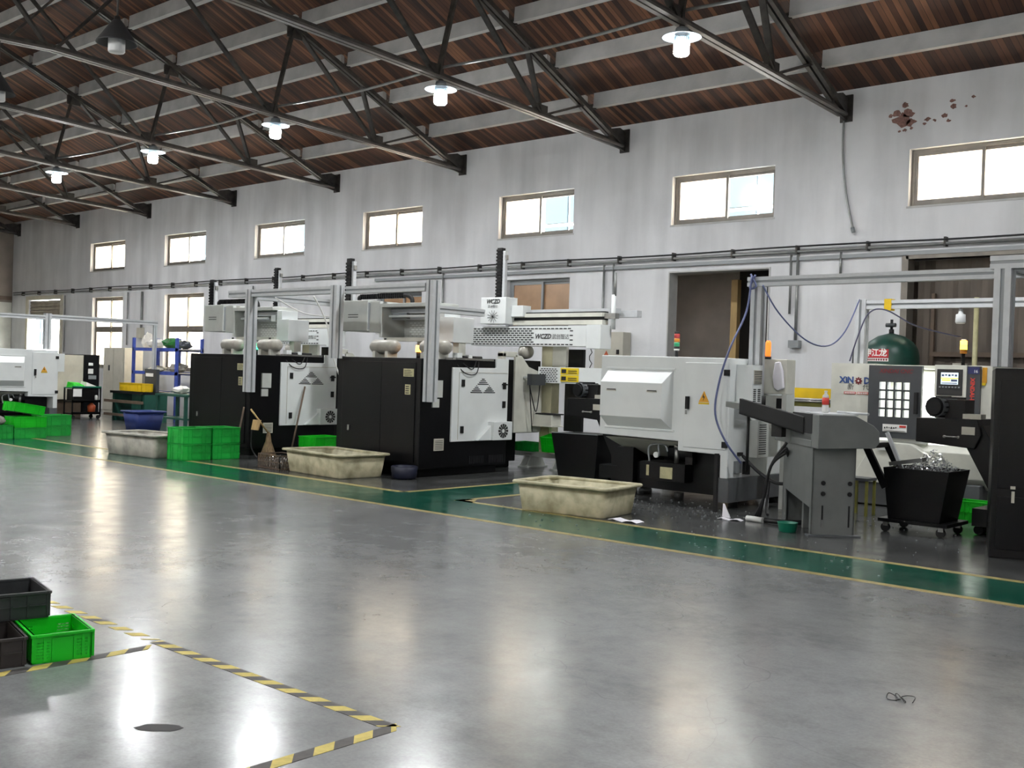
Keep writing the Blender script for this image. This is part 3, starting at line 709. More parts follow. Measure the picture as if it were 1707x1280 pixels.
def make_gantry():
    O = (-10.9, 13.1, 0)
    t = thing('gantry_loader', 'white gantry loader with lettered slotted cover beside the white lathe', 'gantry loader', O, 'white gantry loaders between the machines')
    g = MB(O); g.m('cream_paint').box(-11.0, -10.78, 13.0, 13.2, .25, 2.1); g.m('old_white').box(-10.78, -10.5, 13.0, 13.06, 1.62, 2.1); g.m('cream_plate').box(-10.99, -10.8, 12.98, 13.0, .3, .75); g.build('column', t, .006)
    for x in (-11.2, -10.55):
        g = MB(O); g.m('grey_white').prism([(12.85, 0), (13.35, 0), (13.2, .22), (13.0, .22)], 'x', x-.07, x-.045).prism([(12.85, 0), (13.35, 0), (13.2, .22), (13.0, .22)], 'x', x+.045, x+.07).box(x-.1, x+.1, 12.85, 13.35, 0, .025).box(x-.1, x+.1, 12.95, 13.2, .2, .23); g.build('foot', t)
    g = MB(O); g.m('grey_white').box(-11.5, -10.35, 12.95, 13.2, .18, .25); g.build('base_beam', t)
    g = MB(O); g.m('old_white').box(-10.92, -10.55, 12.75, 12.98, .7, .86).box(-10.92, -10.5, 12.7, 12.98, .68, .7); g.m('rubber').box(-10.91, -10.5, 12.78, 12.99, .865, .885); g.build('part_table', t, .004)
    g = MB(O); g.m('white_paint').box(-12.4, -9.95, 12.8, 12.83, 1.93, 2.24).box(-12.4, -9.95, 12.83, 13.0, 1.93, 1.95).box(-9.95, -9.68, 12.78, 13.05, 1.9, 2.26); g.build('cover', t, .005)
    g = MB(O); g.m('print_black'); slots(g, -12.36, -10.2, 12.8, 1.95, 2.23, 26, 8, lambda x, z: -11.02 < x+.03 < -10.28 and 1.98 < z < 2.17 or x > -11.0 and 1.98 < z < 2.17 and x < -10.3); g.build('cover_slots', t)
    g = MB(O); g.m('print_black').text('WCZD', .105, (-10.82, 12.798, 2.08), (1, 0, 0), (0, 0, 1), .002, .25, .003); g.text('武创智达', .085, (-10.46, 12.798, 2.075), (1, 0, 0), (0, 0, 1), .002); g.build('cover_lettering', t)
    g = MB(O); g.m('old_white').box(-11.55, -9.75, 12.9, 13.05, 2.39, 2.45).box(-11.55, -9.75, 12.9, 13.05, 2.27, 2.34); g.m('rubber').box(-11.55, -9.75, 12.93, 13.05, 2.34, 2.39).box(-11.55, -9.75, 12.93, 13.05, 2.45, 2.47); g.m('alu').box(-11.8, -9.7, 13.15, 13.3, 2.45, 2.53).box(-10.3, -9.4, 13.3, 13.42, 2.4, 2.5); g.build('rail', t)
    g = MB(O); g.m('white_paint').box(-12.1, -11.55, 12.72, 13.0, 2.28, 2.71).box(-11.55, -11.3, 12.85, 13.05, 2.4, 2.58); g.build('carriage', t, .006)
    g = MB(O); g.m('print_black').text('WCZD', .095, (-11.83, 12.717, 2.64), (1, 0, 0), (0, 0, 1), .002, .25, .003).text('武创智达', .055, (-11.83, 12.717, 2.56), (1, 0, 0), (0, 0, 1), .002)
    g.m('print_black')
    for a in range(6): g.bar((-11.83-.12*math.cos(a*PI/6+.2), 12.716, 2.4-.1*math.sin(a*PI/6+.2)), (-11.83+.12*math.cos(a*PI/6+.2), 12.716, 2.4+.1*math.sin(a*PI/6+.2)), .004, .004)
    g.build('carriage_lettering', t)
    mast(t, O, -11.99, 13.06, 2.5, 3.55)
    g = MB(O); g.m('white_paint').box(-10.91, -9.68, 12.82, 12.98, 1.36, 1.61); g.m('print_black'); slots(g, -10.88, -10.5, 12.82, 1.38, 1.6, 7, 8)
    g.m('yellow_label').box(-10.45, -10.1, 12.81, 12.82, 1.39, 1.49).box(-10.45, -10.1, 12.81, 12.82, 1.5, 1.6); g.m('print_black')
    for zz in (1.41, 1.44, 1.52, 1.55): g.box(-10.43, -10.34, 12.806, 12.811, zz, zz+.03).box(-10.3, -10.13, 12.806, 12.811, zz, zz+.012)
    g.build('lower_cover', t, .004)
    g = MB(O); g.m('pale_tank').lathe((-11.25, 12.9, 1.84), [(.02, -.12), (.1, -.08), (.12, 0), (.1, .08), (.02, .12)], 16, axis='y'); g.build('reservoir', t)
    g = MB(O); g.m('cable_black').tube([(-9.95+.03*math.sin(i*1.9), 12.9, 1.9-.055*i) for i in range(18)], .007, smooth_path=False); g.build('coiled_hose', t)
    g = MB(O); g.m('white_paint').cyl((-9.62, 13.0, 2.2), (-9.62, 13.0, 2.72), .035); g.m('conduit_grey').cyl((-9.6, 13.0, 2.7), (-9.6, 13.0, 3.05), .02); g.m('steel').box(-9.75, -9.55, 12.95, 13.05, 2.36, 2.44); g.build('sensor_arm', t)
    g = MB(O); g.m('rubber').box(-10.75, -10.4, 13.3, 13.36, .6, 1.9); g.build('back_screen', t)
    nest(t, cover=('cover_slots', 'cover_lettering'), carriage=('carriage_lettering',))
    return t
gl = make_gantry()
dup(gl, (-17.75, 13.6, 0), 'white gantry loader whose mast rises behind the left black machine')

def make_top_loader():
    O = (-12.5, 11.5, 1.66)
    t = thing('machine_loader', 'white robot loader mounted above the right black machine', 'gantry loader', O, 'white robot loaders above the black machines')
    g = MB(O); g.m('grey_white').box(-13.95, -13.32, 11.35, 11.9, 2.1, 2.6).box(-13.32, -13.08, 11.4, 11.9, 2.08, 2.58); g.build('carriage', t, .008)
    g = MB(O); g.m('print_black')
    for z in (2.32, 2.36): g.box(-13.8, -13.55, 11.345, 11.35, z, z+.012)
    g.m('alu_dark').box(-13.325, -13.318, 11.36, 11.9, 2.12, 2.56); g.build('carriage_marks', t)
    mast(t, O, -14.1, 11.62, 2.4, 3.33)
    g = MB(O); g.m('rubber').tube([(-13.7, 11.5, 2.6), (-13.7, 11.5, 2.66), (-13.5, 11.5, 2.67), (-13.0, 11.5, 2.66), (-12.6, 11.5, 2.67), (-12.45, 11.5, 2.62), (-12.42, 11.5, 2.5)], .035, 6)
    for i in range(20): g.m('black_paint').box(-13.65+i*.052, -13.62+i*.052, 11.46, 11.54, 2.625, 2.705)
    g.build('drag_chain', t)
    g = MB(O); g.m('grey_white').box(-13.08, -11.85, 11.4, 11.95, 2.48, 2.54).box(-13.08, -11.85, 11.9, 11.95, 2.0, 2.48).box(-13.08, -13.03, 11.4, 11.9, 2.0, 2.48); g.build('cover', t, .004)
    g = MB(O); g.m('inner_white'); slots(g, -12.9, -11.9, 11.9, 2.03, 2.28, 11, 7); g.build('cover_slots', t)  # light coming through the perforations is put into the pale slot colour
    g = MB(O); g.m('alu').box(-13.03, -11.85, 11.6, 11.72, 2.39, 2.46).box(-13.03, -11.85, 11.62, 11.72, 2.29, 2.33); g.m('alu_dark').box(-12.95, -12.6, 11.55, 11.62, 2.3, 2.4); g.m('white_paint').box(-12.05, -11.92, 11.52, 11.62, 2.28, 2.4).cyl((-12.95, 11.5, 2.34), (-12.1, 11.5, 2.34), .02); g.build('rail', t)
    g = MB(O); g.m('white_paint').box(-11.85, -11.5, 11.5, 11.95, 1.93, 2.32).box(-11.85, -11.7, 11.5, 11.85, 2.32, 2.48); g.build('end_box', t, .008)
    g = MB(O); g.m('old_white').box(-13.03, -11.85, 11.45, 11.6, 1.94, 2.0).box(-12.45, -12.3, 11.65, 11.8, 1.662, 1.95).box(-11.65, -11.52, 11.65, 11.8, 1.662, 1.93); g.build('support', t, .004)
    nest(t, cover=('cover_slots',), carriage=('carriage_marks',))
    return t
tl = make_top_loader()
t = dup(tl, (-16.62, 11.5, 1.66), 'white robot loader mounted above the left black machine')
for c in t.children:
    if c.name.startswith('mast'): c.location.z -= .22

# ---------------------------------------------------------------- white slant lathes
def make_lathe():
    O = (-7.25, 10.84, 0)
    t = thing('white_lathe', 'white lathe with warning triangle on its door, behind the nearest stone-coloured trough', 'machine', O, 'white lathes seen from behind')
    g = MB(O); g.m('white_paint')
    g.prism([(-8.18, 1.76), (-8.18, .77), (-7.01, .75), (-7.01, .64), (-6.43, .63), (-6.43, .36), (-6.33, .36), (-6.33, 1.75)], 'y', 10.84, 12.15); g.build('body', t, .01)
    g = MB(O); g.m('white_paint')
    x0, x1, z0, z1 = -8.06, -7.1, .88, 1.59
    for a_, b_ in (((x0, z0), (x1, z1)),):
        B_ = [(x0, 10.84, z0), (x1, 10.84, z0), (x1, 10.84, z1), (x0, 10.84, z1)]
        T_ = [(x0-.02, 10.7, z0+.13), (x1-.07, 10.7, z0+.13), (x1-.07, 10.7, z1-.16), (x0-.02, 10.7, z1-.16)]
        g.hexa(B_, T_)
    g.box(x0-.03, x1+.03, 10.825, 10.84, z1, z1+.025).box(x0-.03, x1+.03, 10.825, 10.84, z0-.025, z0)
    g.build('cover_panel', t, .004)
    for x in (-7.98, -7.38): g = MB(O); g.m('cabinet_grey').box(x, x+.14, 10.69, 10.7, 1.32, 1.345); g.m('print_black').box(x+.01, x+.14, 10.688, 10.692, 1.333, 1.345); g.build('grip_slot', t)
    g = MB(O); g.m('white_paint').box(-6.93, -6.36, 10.825, 10.84, .69, 1.69); g.build('cabinet_door', t, .005)
    g = MB(O); g.m('rubber').box(-6.89, -6.855, 10.78, 10.825, 1.14, 1.29); g.m('steel').box(-6.885, -6.86, 10.776, 10.783, 1.08, 1.13); g.build('door_handle', t)
    for z in (1.58, .75):
        g = MB(O); g.m('rubber').box(-6.4, -6.33, 10.81, 10.83, z-.035, z+.035); g.build('hinge', t)
    g = MB(O); g.m('amber_tri').prism([(-6.73, 1.23), (-6.59, 1.23), (-6.66, 1.36)], 'y', 10.82, 10.825); g.m('print_black').prism([(-6.665, 1.33), (-6.68, 1.28), (-6.66, 1.285), (-6.67, 1.245), (-6.645, 1.295), (-6.66, 1.295)], 'y', 10.817, 10.82); g.m('yellow').box(-6.73, -6.59, 10.82, 10.825, 1.205, 1.225); g.build('warning_sign', t)
    g = MB(O); g.m('base_grey').box(-6.5, -6.32, 10.86, 12.3, .08, .36).box(-8.05, -6.5, 11.9, 12.2, .1, .7); g.m('old_white').prism([(10.86, .74), (12.1, .74), (12.1, .45), (11.5, .5)], 'x', -8.1, -7.05); g.build('base', t, .006)
    g = MB(O); g.m('black_paint').box(-8.0, -6.5, 11.3, 12.0, .1, .42).box(-7.0, -6.46, 11.1, 12.0, .2, .62).box(-8.15, -7.9, 11.2, 12.1, .1, .6); g.m('rubber')
    for x in (-7.9, -7.2, -6.45): g.cyl((x, 11.2, 0), (x, 11.2, .1), .06)
    g.cyl((-6.4, 12.1, 0), (-6.4, 12.1, .09), .06); g.build('chip_tray', t)
    g = MB(O); g.m('black_paint').box(-7.6, -6.95, 10.92, 11.3, .25, .47); g.m('cream_plate').box(-7.3, -7.12, 10.912, 10.92, .28, .42).box(-7.5, -7.46, 10.912, 10.92, .3, .43); g.build('hydraulic_tank', t, .005)
    g = MB(O); g.m('black_paint').cyl((-7.25, 11.1, .6), (-6.9, 11.1, .6), .11).box(-7.0, -6.9, 11.0, 11.2, .47, .6); g.m('steel').cyl((-7.12, 11.0, .47), (-7.12, 11.0, .66), .03).cyl((-7.12, 11.0, .66), (-7.1, 10.98, .7), .04); g.m('print_white').cyl((-7.36, 10.93, .56), (-7.36, 10.9, .56), .035); g.m('alu_dark').tube([(-7.5, 10.98, .47), (-7.52, 10.98, .62), (-7.45, 10.98, .68), (-7.3, 11.0, .68), (-7.25, 11.0, .6)], .013).tube([(-7.36, 10.98, .55), (-7.36, 11.0, .72), (-7.1, 11.1, .82)], .012); g.build('hydraulic_pump', t)
    g = MB(O); g.m('white_paint').box(-6.33, -6.12, 10.97, 11.2, 1.24, 1.68); g.m('cabinet_grey').box(-6.12, -6.11, 11.0, 11.17, 1.46, 1.62); g.m('print_black')
    for k in range(8): g.box(-6.11, -6.107, 11.0, 11.17, 1.47+k*.019, 1.478+k*.019)
    for r in range(7):
        for c in range(2): g.box(-6.12, -6.115, 11.0+c*.1, 11.06+c*.1, 1.26+r*.022, 1.272+r*.022)
    g.build('air_conditioner', t, .005)
    g = MB(O); g.m('grey_white').box(-6.33, -6.18, 11.25, 11.75, .6, 1.03); g.m('print_black')
    for k in range(14): g.box(-6.18, -6.176, 11.28, 11.45, .64+k*.026, .65+k*.026)
    g.build('side_fan_box', t, .008)
    g = MB(O); g.m('alu_dark').box(-6.33, -6.3, 10.98, 11.12, .42, .56); g.m('rubber').box(-6.33, -6.29, 11.05, 11.12, .62, .66).box(-6.33, -6.26, 11.18, 11.24, .4, .55); g.build('socket_panel', t)
    g = MB(O); g.m('rubber').cyl((-7.5, 11.5, 1.75), (-7.5, 11.5, 1.87), .02); g.m('print_white').cyl((-7.5, 11.5, 1.85), (-7.5, 11.5, 1.88), .035); g.m('green_lens').cyl((-7.5, 11.5, 1.9), (-7.5, 11.5, 1.95), .036); g.m('amber_lens').cyl((-7.5, 11.5, 1.955), (-7.5, 11.5, 2.0), .036); g.m('red_lens').cyl((-7.5, 11.5, 2.005), (-7.5, 11.5, 2.06), .036); g.m('rubber').cyl((-7.5, 11.5, 2.06), (-7.5, 11.5, 2.09), .034).cyl((-7.5, 11.5, 1.87), (-7.5, 11.5, 1.9), .036); g.build('signal_stack', t)
    nest(t, cabinet_door=('door_handle', 'hinge', 'warning_sign'), cover_panel=('grip_slot',), hydraulic_tank=('hydraulic_pump',))
    return t
wl = make_lathe()
r = dup(wl, (-24.3, 10.55, 0), 'white lathe at the far left edge, behind the pile of green crates', PI/2); r.scale = (1, 1, .955)
g = MB((-6.34, 10.62, 0)); g.m('rubber').box(-6.36, -6.32, 10.6, 10.64, 0, .66); one(g, 'black_rod', 'thin black rod standing upright in front of the white lathe corner', 'rod')

# chip conveyor and bin between gantry and white lathe
def conveyor(O, lb, flip=False):
    t = thing('chip_conveyor', lb, 'chip conveyor', O, 'black chip conveyors')
    x, y, _ = O
    g = MB(O); g.m('black_paint').prism([(x-.32, .92), (x+.28, .88), (x+.34, 1.02), (x+.3, 1.18), (x-.32, 1.17)], 'y', y-.24, y+.24); g.build('discharge_head', t, .008)
    g = MB(O); g.m('black_paint').prism([(x+.18, .9), (x+.34, 1.12), (x+.72, .45), (x+.62, .0), (x+.46, .0), (x+.46, .4)], 'y', y-.2, y+.2).box(x+.27, x+1.0, y-.22, y+.22, .1, .28); g.m('rubber')
    for dx in (.3, .9): g.cyl((x+dx, y-.1, .05), (x+dx, y+.1, .05), .05)
    g.build('incline', t, .006)
    g = MB(O); g.m('door_grey').cyl((x-.14, y-.22, 1.29), (x-.08, y+.12, 1.29), .105, .1, 18); g.m('black_paint').box(x-.06, x+.14, y-.14, y+.14, 1.17, 1.37).cyl((x-.145, y-.25, 1.29), (x-.14, y-.22, 1.29), .085, .1, 18)
    for i in range(12):
        a = 2*PI*i/12; g.bar((x-.138+.105*math.cos(a), y-.2, 1.29+.105*math.sin(a)), (x-.09+.105*math.cos(a), y+.1, 1.29+.105*math.sin(a)), .008, .016)
    g.build('drive_motor', t)
    g = MB(O); g.m('cabinet_grey').box(x+.14, x+.32, y-.2, y-.05, 1.18, 1.23).box(x+.15, x+.28, y-.247, y-.24, 1.02, 1.1); g.build('label_plate', t)
    g = MB(O); g.m('steel').cyl((x-.02, y-.26, .99), (x+.12, y-.26, .99), .008).cyl((x-.02, y-.24, .99), (x-.02, y-.26, .99), .014).cyl((x+.12, y-.24, .99), (x+.12, y-.26, .99), .014); g.build('handle', t)
    return t
conveyor((-4.0, 11.45, 0), 'black chip conveyor with motor, above the wheeled bin of metal chips')
c2 = conveyor((-9.22, 12.1, 0), 'black chip conveyor left of the white lathe, over a plain black bin')
def chip_cart(O, lb, chips, rz=0.):
    t = thing('chip_cart', lb, 'cart', O, 'black chip carts under the conveyors', rz)
    g = MB(); g.m('black_paint')
    b = [(-.27, -.26, .14), (.25, -.26, .14), (.25, .26, .14), (-.27, .26, .14)]; T = [(-.32, -.3, .66), (.34, -.3, .66), (.34, .3, .66), (-.32, .3, .66)]
    V_ = lambda L_: [g.v(p) for p in L_]
    B, U = V_(b), V_(T); Bi = V_([(p[0]*.95, p[1]*.95, .16) for p in b]); Ui = V_([(p[0]*.95, p[1]*.95, .66) for p in T])
    g.f(B[::-1]); g.f(Bi)
    for i in range(4):
        j = (i+1) % 4; g.f([B[i], B[j], U[j], U[i]]); g.f([Bi[j], Bi[i], Ui[i], Ui[j]]); g.f([U[i], U[j], Ui[j], Ui[i]])
    g.build('hopper', t)
    g = MB(); g.m('black_paint').box(-.36, .34, -.3, .3, .105, .14); g.build('base_plate', t)
    g = MB(); g.m('black_paint')
    for y in (-.27, .27): g.bar((-.3, y, .45), (-.52, y, .86), .04, .07)
    g.bar((-.52, -.29, .86), (-.52, .29, .86), .05, .05); g.build('push_handle', t)
    for x in (-.3, .26):
        for y in (-.24, .24):
            g = MB(); g.m('steel').box(x-.02, x+.03, y-.025, y+.025, .06, .105); g.m('rubber').cyl((x, y-.016, .045), (x, y+.016, .045), .045, n=16); g.build('caster', t)
    if chips:
        g = MB(); g.m('chips'); rn = random.Random(5)
        for i in range(1600):
            x, y = rn.uniform(-.28, .3), rn.uniform(-.25, .25); h = .66+.2*math.exp(-((x-.08)**2+y*y)/.025)
            z = rn.uniform(h-.1, h); d = Vector((rn.uniform(-1, 1), rn.uniform(-1, 1), rn.uniform(-1, 1))).normalized()*.018
            p = Vector((x, y, z)); q = p+d; n_ = Vector((rn.uniform(-1, 1), rn.uniform(-1, 1), rn.uniform(-1, 1)))*.009
            g.f([g.v(p), g.v(q), g.v(q+n_), g.v(p+n_)])
        g.hexa([(-.27, -.25, .4), (.27, -.25, .4), (.27, .25, .4), (-.27, .25, .4)], [(-.26, -.24, .61), (.28, -.24, .61), (.28, .24, .61), (-.26, .24, .61)]); o = g.build('metal_chips', t, matname='nonormals'); o['kind'] = 'stuff'
    return t
chip_cart((-4.13, 11.02, 0), 'black wheeled cart heaped with shiny metal chips, right of the grey bar feeder', True)
g = MB((-4.4, 11.0, .7)); g.m('alu').bar((-4.56, 11.05, 1.0), (-4.36, 11.02, .6), .035, .035, up=(1, 0, 0)); g.m('steel').bar((-4.46, 10.95, .685), (-4.12, 10.95, .75), .13, .04); one(g, 'hand_shovel', 'pale metal shovel stuck in the cart of metal chips', 'shovel')
g = MB((-9.4, 12.15, 0)); g.m('black_paint').hexa([(-9.72, 11.95, 0), (-9.08, 11.95, 0), (-9.08, 12.45, 0), (-9.72, 12.45, 0)], [(-9.84, 11.9, .66), (-9.0, 11.9, .67), (-9.0, 12.5, .67), (-9.84, 12.5, .66)]); g.m('alu_dark').bar((-9.84, 11.9, .665), (-9.0, 11.9, .675), .02, .012); one(g, 'scrap_bin', 'plain black steel bin under the conveyor left of the white lathe', 'bin')
# ---------------------------------------------------------------- bar feeder (stands turned about 45 degrees)
BFZ = math.atan2(-.717, .697)
W2L = (Matrix.Translation((-4.77, 9.79, 0)) @ Matrix.Rotation(BFZ, 4, 'Z')).inverted()
t = thing('bar_feeder', 'grey bar feeder on a pedestal with a black tray, set diagonally beside the green tub', 'bar feeder', (-4.77, 9.79, 0), None, BFZ)
# local x runs from the far end (negative) towards the camera end (0); local y runs back to the right
g = MB(); g.m('machine_grey')
g.prism([(-.96, 0), (-.86, 0), (-.86, .37), (-.06, .27), (-.06, 0), (0, 0), (0, .87), (-.96, .87)], 'y', 0, .02)
g.box(-.02, 0, 0, .43, 0, .87).box(-.96, -.94, 0, .43, 0, .87).box(-.96, 0, .41, .43, 0, .87).box(-.96, 0, 0, .43, .85, .88).box(-.6, -.55, .1, .4, 0, .85); g.build('pedestal', t, .004)
g = MB(); g.m('base_grey').box(-.05, .06, -.04, .48, 0, .015); g.build('foot_plate', t)
g = MB(); g.m('rubber')
for y in (.11, .375):
    for z in (.52, .415): g.cyl((0, y, z), (.012, y, z), .022)
    g.box(0, .003, y-.008, y+.008, .09, .3)
g.m('steel').box(.003, .006, .105, .115, .09, .16); g.build('adjusters', t)
g = MB(); g.m('machine_grey')
g.prism([(0.0, .86), (.56, .88), (.6, .93), (.6, 1.04), (.54, 1.1), (.36, 1.19), (0.0, 1.19)], 'x', -.06, .14).prism([(0, .86), (.56, .88), (.56, 1.0), (0, 1.0)], 'x', -1.25, -.06).prism([(.34, .95), (.56, 1.0), (.5, 1.12), (.36, 1.19)], 'x', -1.25, -.06)
g.box(-.7, -.06, -.005, .02, .86, .93).box(-1.25, -.7, -.02, .02, .86, 1.03); g.build('head', t, .006)
g = MB(); g.m('rubber'); g.box(-.7, -.07, .0, .02, .93, 1.19).box(-1.2, -1.05, 0, .3, .9, 1.04)
g.xf = W2L; g.hexa([(-4.99, 10.0, .98), (-4.97, 10.04, .98), (-5.95, 10.47, 1.13), (-5.97, 10.43, 1.13)], [(-4.99, 10.0, 1.15), (-4.97, 10.04, 1.15), (-5.95, 10.47, 1.3), (-5.97, 10.43, 1.3)]).hexa([(-4.99, 10.0, .98), (-4.85, 10.25, .98), (-5.85, 10.68, 1.13), (-5.97, 10.43, 1.13)], [(-4.99, 10.0, 1.0), (-4.85, 10.25, 1.0), (-5.85, 10.68, 1.15), (-5.97, 10.43, 1.15)]).box(-5.46, -5.34, 10.22, 10.32, .92, 1.1); g.build('bar_tray', t, .004)
g = MB(); g.m('machine_grey'); g.xf = W2L; g.hexa([(-5.84, 10.40, 1.16), (-5.8, 10.62, 1.16), (-6.15, 10.72, 1.2), (-6.18, 10.5, 1.2)], [(-5.84, 10.40, 1.24), (-5.8, 10.62, 1.24), (-6.15, 10.72, 1.26), (-6.18, 10.5, 1.26)]); g.build('tray_extension', t, .004)
g = MB(); g.m('rubber'); g.xf = W2L; g.cyl((-5.9, 10.52, 1.17), (-5.9, 10.52, .5), .016).cyl((-5.62, 10.33, 1.22), (-5.62, 10.33, 1.34), .022); g.build('support_rod', t)
g = MB(); g.m('alu').box(-.6, .1, .05, .4, 1.19, 1.2).cyl((-.2, .3, 1.215), (.3, .42, 1.215), .012); g.build('top_plate', t)
def loc2w(x, y, z):
    c, s_ = math.cos(BFZ), math.sin(BFZ); return (-4.77+x*c-y*s_, 9.79+x*s_+y*c, z)
bx, by, _ = loc2w(-.22, .18, 0)
t = thing('water_bottle', 'clear plastic bottle with a red label on top of the grey bar feeder', 'bottle', (bx, by, 1.203))
g = MB(); g.m('cable_white').lathe((0, 0, 0), [(.03, 0), (.033, .02), (.033, .07), (.03, .08)], 14); g.build('body', t)
g = MB(); g.m('print_red').lathe((0, 0, 0), [(.034, .08), (.034, .15)], 14); g.build('label', t)
g = MB(); g.m('cable_white').lathe((0, 0, 0), [(.032, .15), (.03, .17), (.014, .19), (.014, .205)], 14).cyl((0, 0, .205), (0, 0, .22), .016); g.build('neck', t)
g = MB(loc2w(-.9, .2, 1.2)); 
g = MB(); g.m('black_paint')
t = MB((-5.4, 10.6, .7)); t.m('cable_black')
a = loc2w(-.75, -.03, .88)
for k, d in enumerate((0, .03, .06)):
    t.tube([(a[0], a[1]-.02, .86-.05*k), (a[0]-.18, a[1]+.0, .6), (a[0]-.28, a[1]+.05, .25), (a[0]-.35-d, a[1]+.1, .02)], .016)
t.tube([(a[0], a[1]-.02, .8), (-5.45, 10.75, .45), (-5.75, 10.95, .36), (-6.05, 11.05, .46), (-6.28, 11.1, .62)], .02)
t.tube([(-5.9, 11.05, .4), (-5.85, 10.9, .1), (-5.75, 10.75, .02)], .016)
one(t, 'cable_bundle', 'thick black cables looping from the grey bar feeder to the white lathe', 'cables')
g = MB((-5.6, 10.1, 0)); g.m('cable_black').tube([(-5.75, 10.3, .03), (-5.5, 10.25, .03), (-5.3, 10.3, .03), (-5.1, 10.5, .03)], .025); g.m('cable_white').cyl((-5.72, 10.24, .03), (-5.52, 10.22, .03), .03); one(g, 'floor_cable', 'black cable with a white sleeve lying on the floor by the bar feeder', 'cable')
g = MB((-5.2, 9.93, 0)); g.m('teal_green')
g.lathe((-5.05, 9.86, 0), [(.075, 0), (.085, .01), (.1, .09), (.105, .095), (.095, .095), (.08, .015), (.0001, .012)], 20, cap=False); one(g, 'small_tub', 'small green plastic tub on the floor beside the bar feeder foot', 'tub')
def paper(x, y, w, d, a, lb, lift=.02):
    g = MB((x, y, 0)); g.m('paper'); c, s_ = math.cos(a), math.sin(a); n = 6; R = []
    for i in range(n+1):
        u = (i/n-.5)*w; z = .004+lift*(math.sin(i*1.7)+1)*.5
        R.append([g.v((x+u*c-v_*s_, y+u*s_+v_*c, z)) for v_ in (-d/2, d/2)]+[g.v((x+u*c-v_*s_, y+u*s_+v_*c, z-.003)) for v_ in (d/2, -d/2)])
    for A, B in zip(R, R[1:]):
        for k in range(4): g.f([A[k], A[(k+1) % 4], B[(k+1) % 4], B[k]])
    g.f(R[0]); g.f(R[-1][::-1]); return one(g, 'paper_sheet', lb, 'paper', 'loose white paper on the floor')
paper(-6.47, 9.08, .34, .16, .1, 'crumpled white paper at the right end of the nearest trough')
paper(-5.85, 10.12, .26, .1, .2, 'flat white paper on the floor in front of the white lathe')
g = MB((-6.02, 10.3, 0)); g.m('paper').hexa([(-6.07, 10.32, 0), (-5.95, 10.28, 0), (-5.95, 10.3, 0), (-6.07, 10.34, 0)], [(-6.08, 10.35, .14), (-6.06, 10.34, .14), (-6.06, 10.35, .14), (-6.08, 10.36, .14)]); one(g, 'paper_scrap', 'small upright white paper scrap by the black rod', 'paper')
g = MB((-6.2, 10.2, 0)); g.m('chips'); rn = random.Random(11)
for i in range(420):
    x, y = rn.gauss(-6.9, .55), rn.gauss(10.35, .35)
    if rn.random() < .35: x, y = rn.uniform(-8.3, -3.4), rn.uniform(8.0, 10.6)
    if rn.random() < .1: x, y = rn.gauss(-4.6, .3), rn.gauss(11.2, .4)
    if -5.7 < x < -4.1 and 9.6 < y < 10.7: continue
    s_ = rn.uniform(.004, .014); a = rn.uniform(0, 6.3)
    g.prism([(x+s_*math.cos(a+k*2.1), y+s_*math.sin(a+k*2.1)) for k in range(3)], 'z', .003, .003+s_*.6)
o = g.build('metal_shavings'); tag(o, 'scattered bright metal shavings on the floor around the white lathe', 'shavings', kind='stuff')

crate_spot = None
# operator box with gloves, yellow rack behind
O = (-6.1, 11.62, 0)
t = thing('control_cabinet', 'white control box on a stand behind the bar feeder, hung with a pale glove', 'control box', O)
g = MB(O); g.m('old_white').box(-6.3, -5.97, 11.5, 11.72, 1.35, 1.76); g.build('box', t, .008)
g = MB(O); g.m('grey_white').box(-6.28, -6.0, 11.52, 11.7, 1.15, 1.33).box(-6.02, -5.96, 11.5, 11.7, 0, 1.35); g.m('rubber').box(-6.1, -6.03, 11.515, 11.52, 1.18, 1.3); g.build('stand', t, .005)
g = MB((-6.05, 11.45, 1.4)); g.m('paper')
g.prism([(-6.1, 1.72), (-6.04, 1.73), (-6.0, 1.62), (-5.98, 1.42), (-6.05, 1.39), (-6.1, 1.42), (-6.12, 1.55)], 'y', 11.44, 11.49); one(g, 'work_glove', 'pale cloth glove hanging on the white control box', 'glove', bevel=.01)
O = (-7.0, 14.0, 0)
t = thing('bar_rack', 'yellow rack holding shiny steel bars, seen between the two lathes', 'rack', O)
g = MB(O); g.m('yellow').box(-7.9, -6.2, 14.0, 14.1, 1.28, 1.42); g.build('top_beam', t)
g = MB(O); g.m('yellow_green').box(-7.9, -6.2, 14.0, 14.1, 1.16, 1.22); g.build('lower_beam', t)
for x in (-7.8, -6.3): g = MB(O); g.m('brown_metal').box(x, x+.06, 14.02, 14.1, 0, 1.28); g.build('post', t)
for z in (1.26, 1.235):
    g = MB(O); g.m('steel').cyl((-7.9, 13.97, z+.0), (-6.2, 13.97, z), .014); g.build('steel_bar', t)
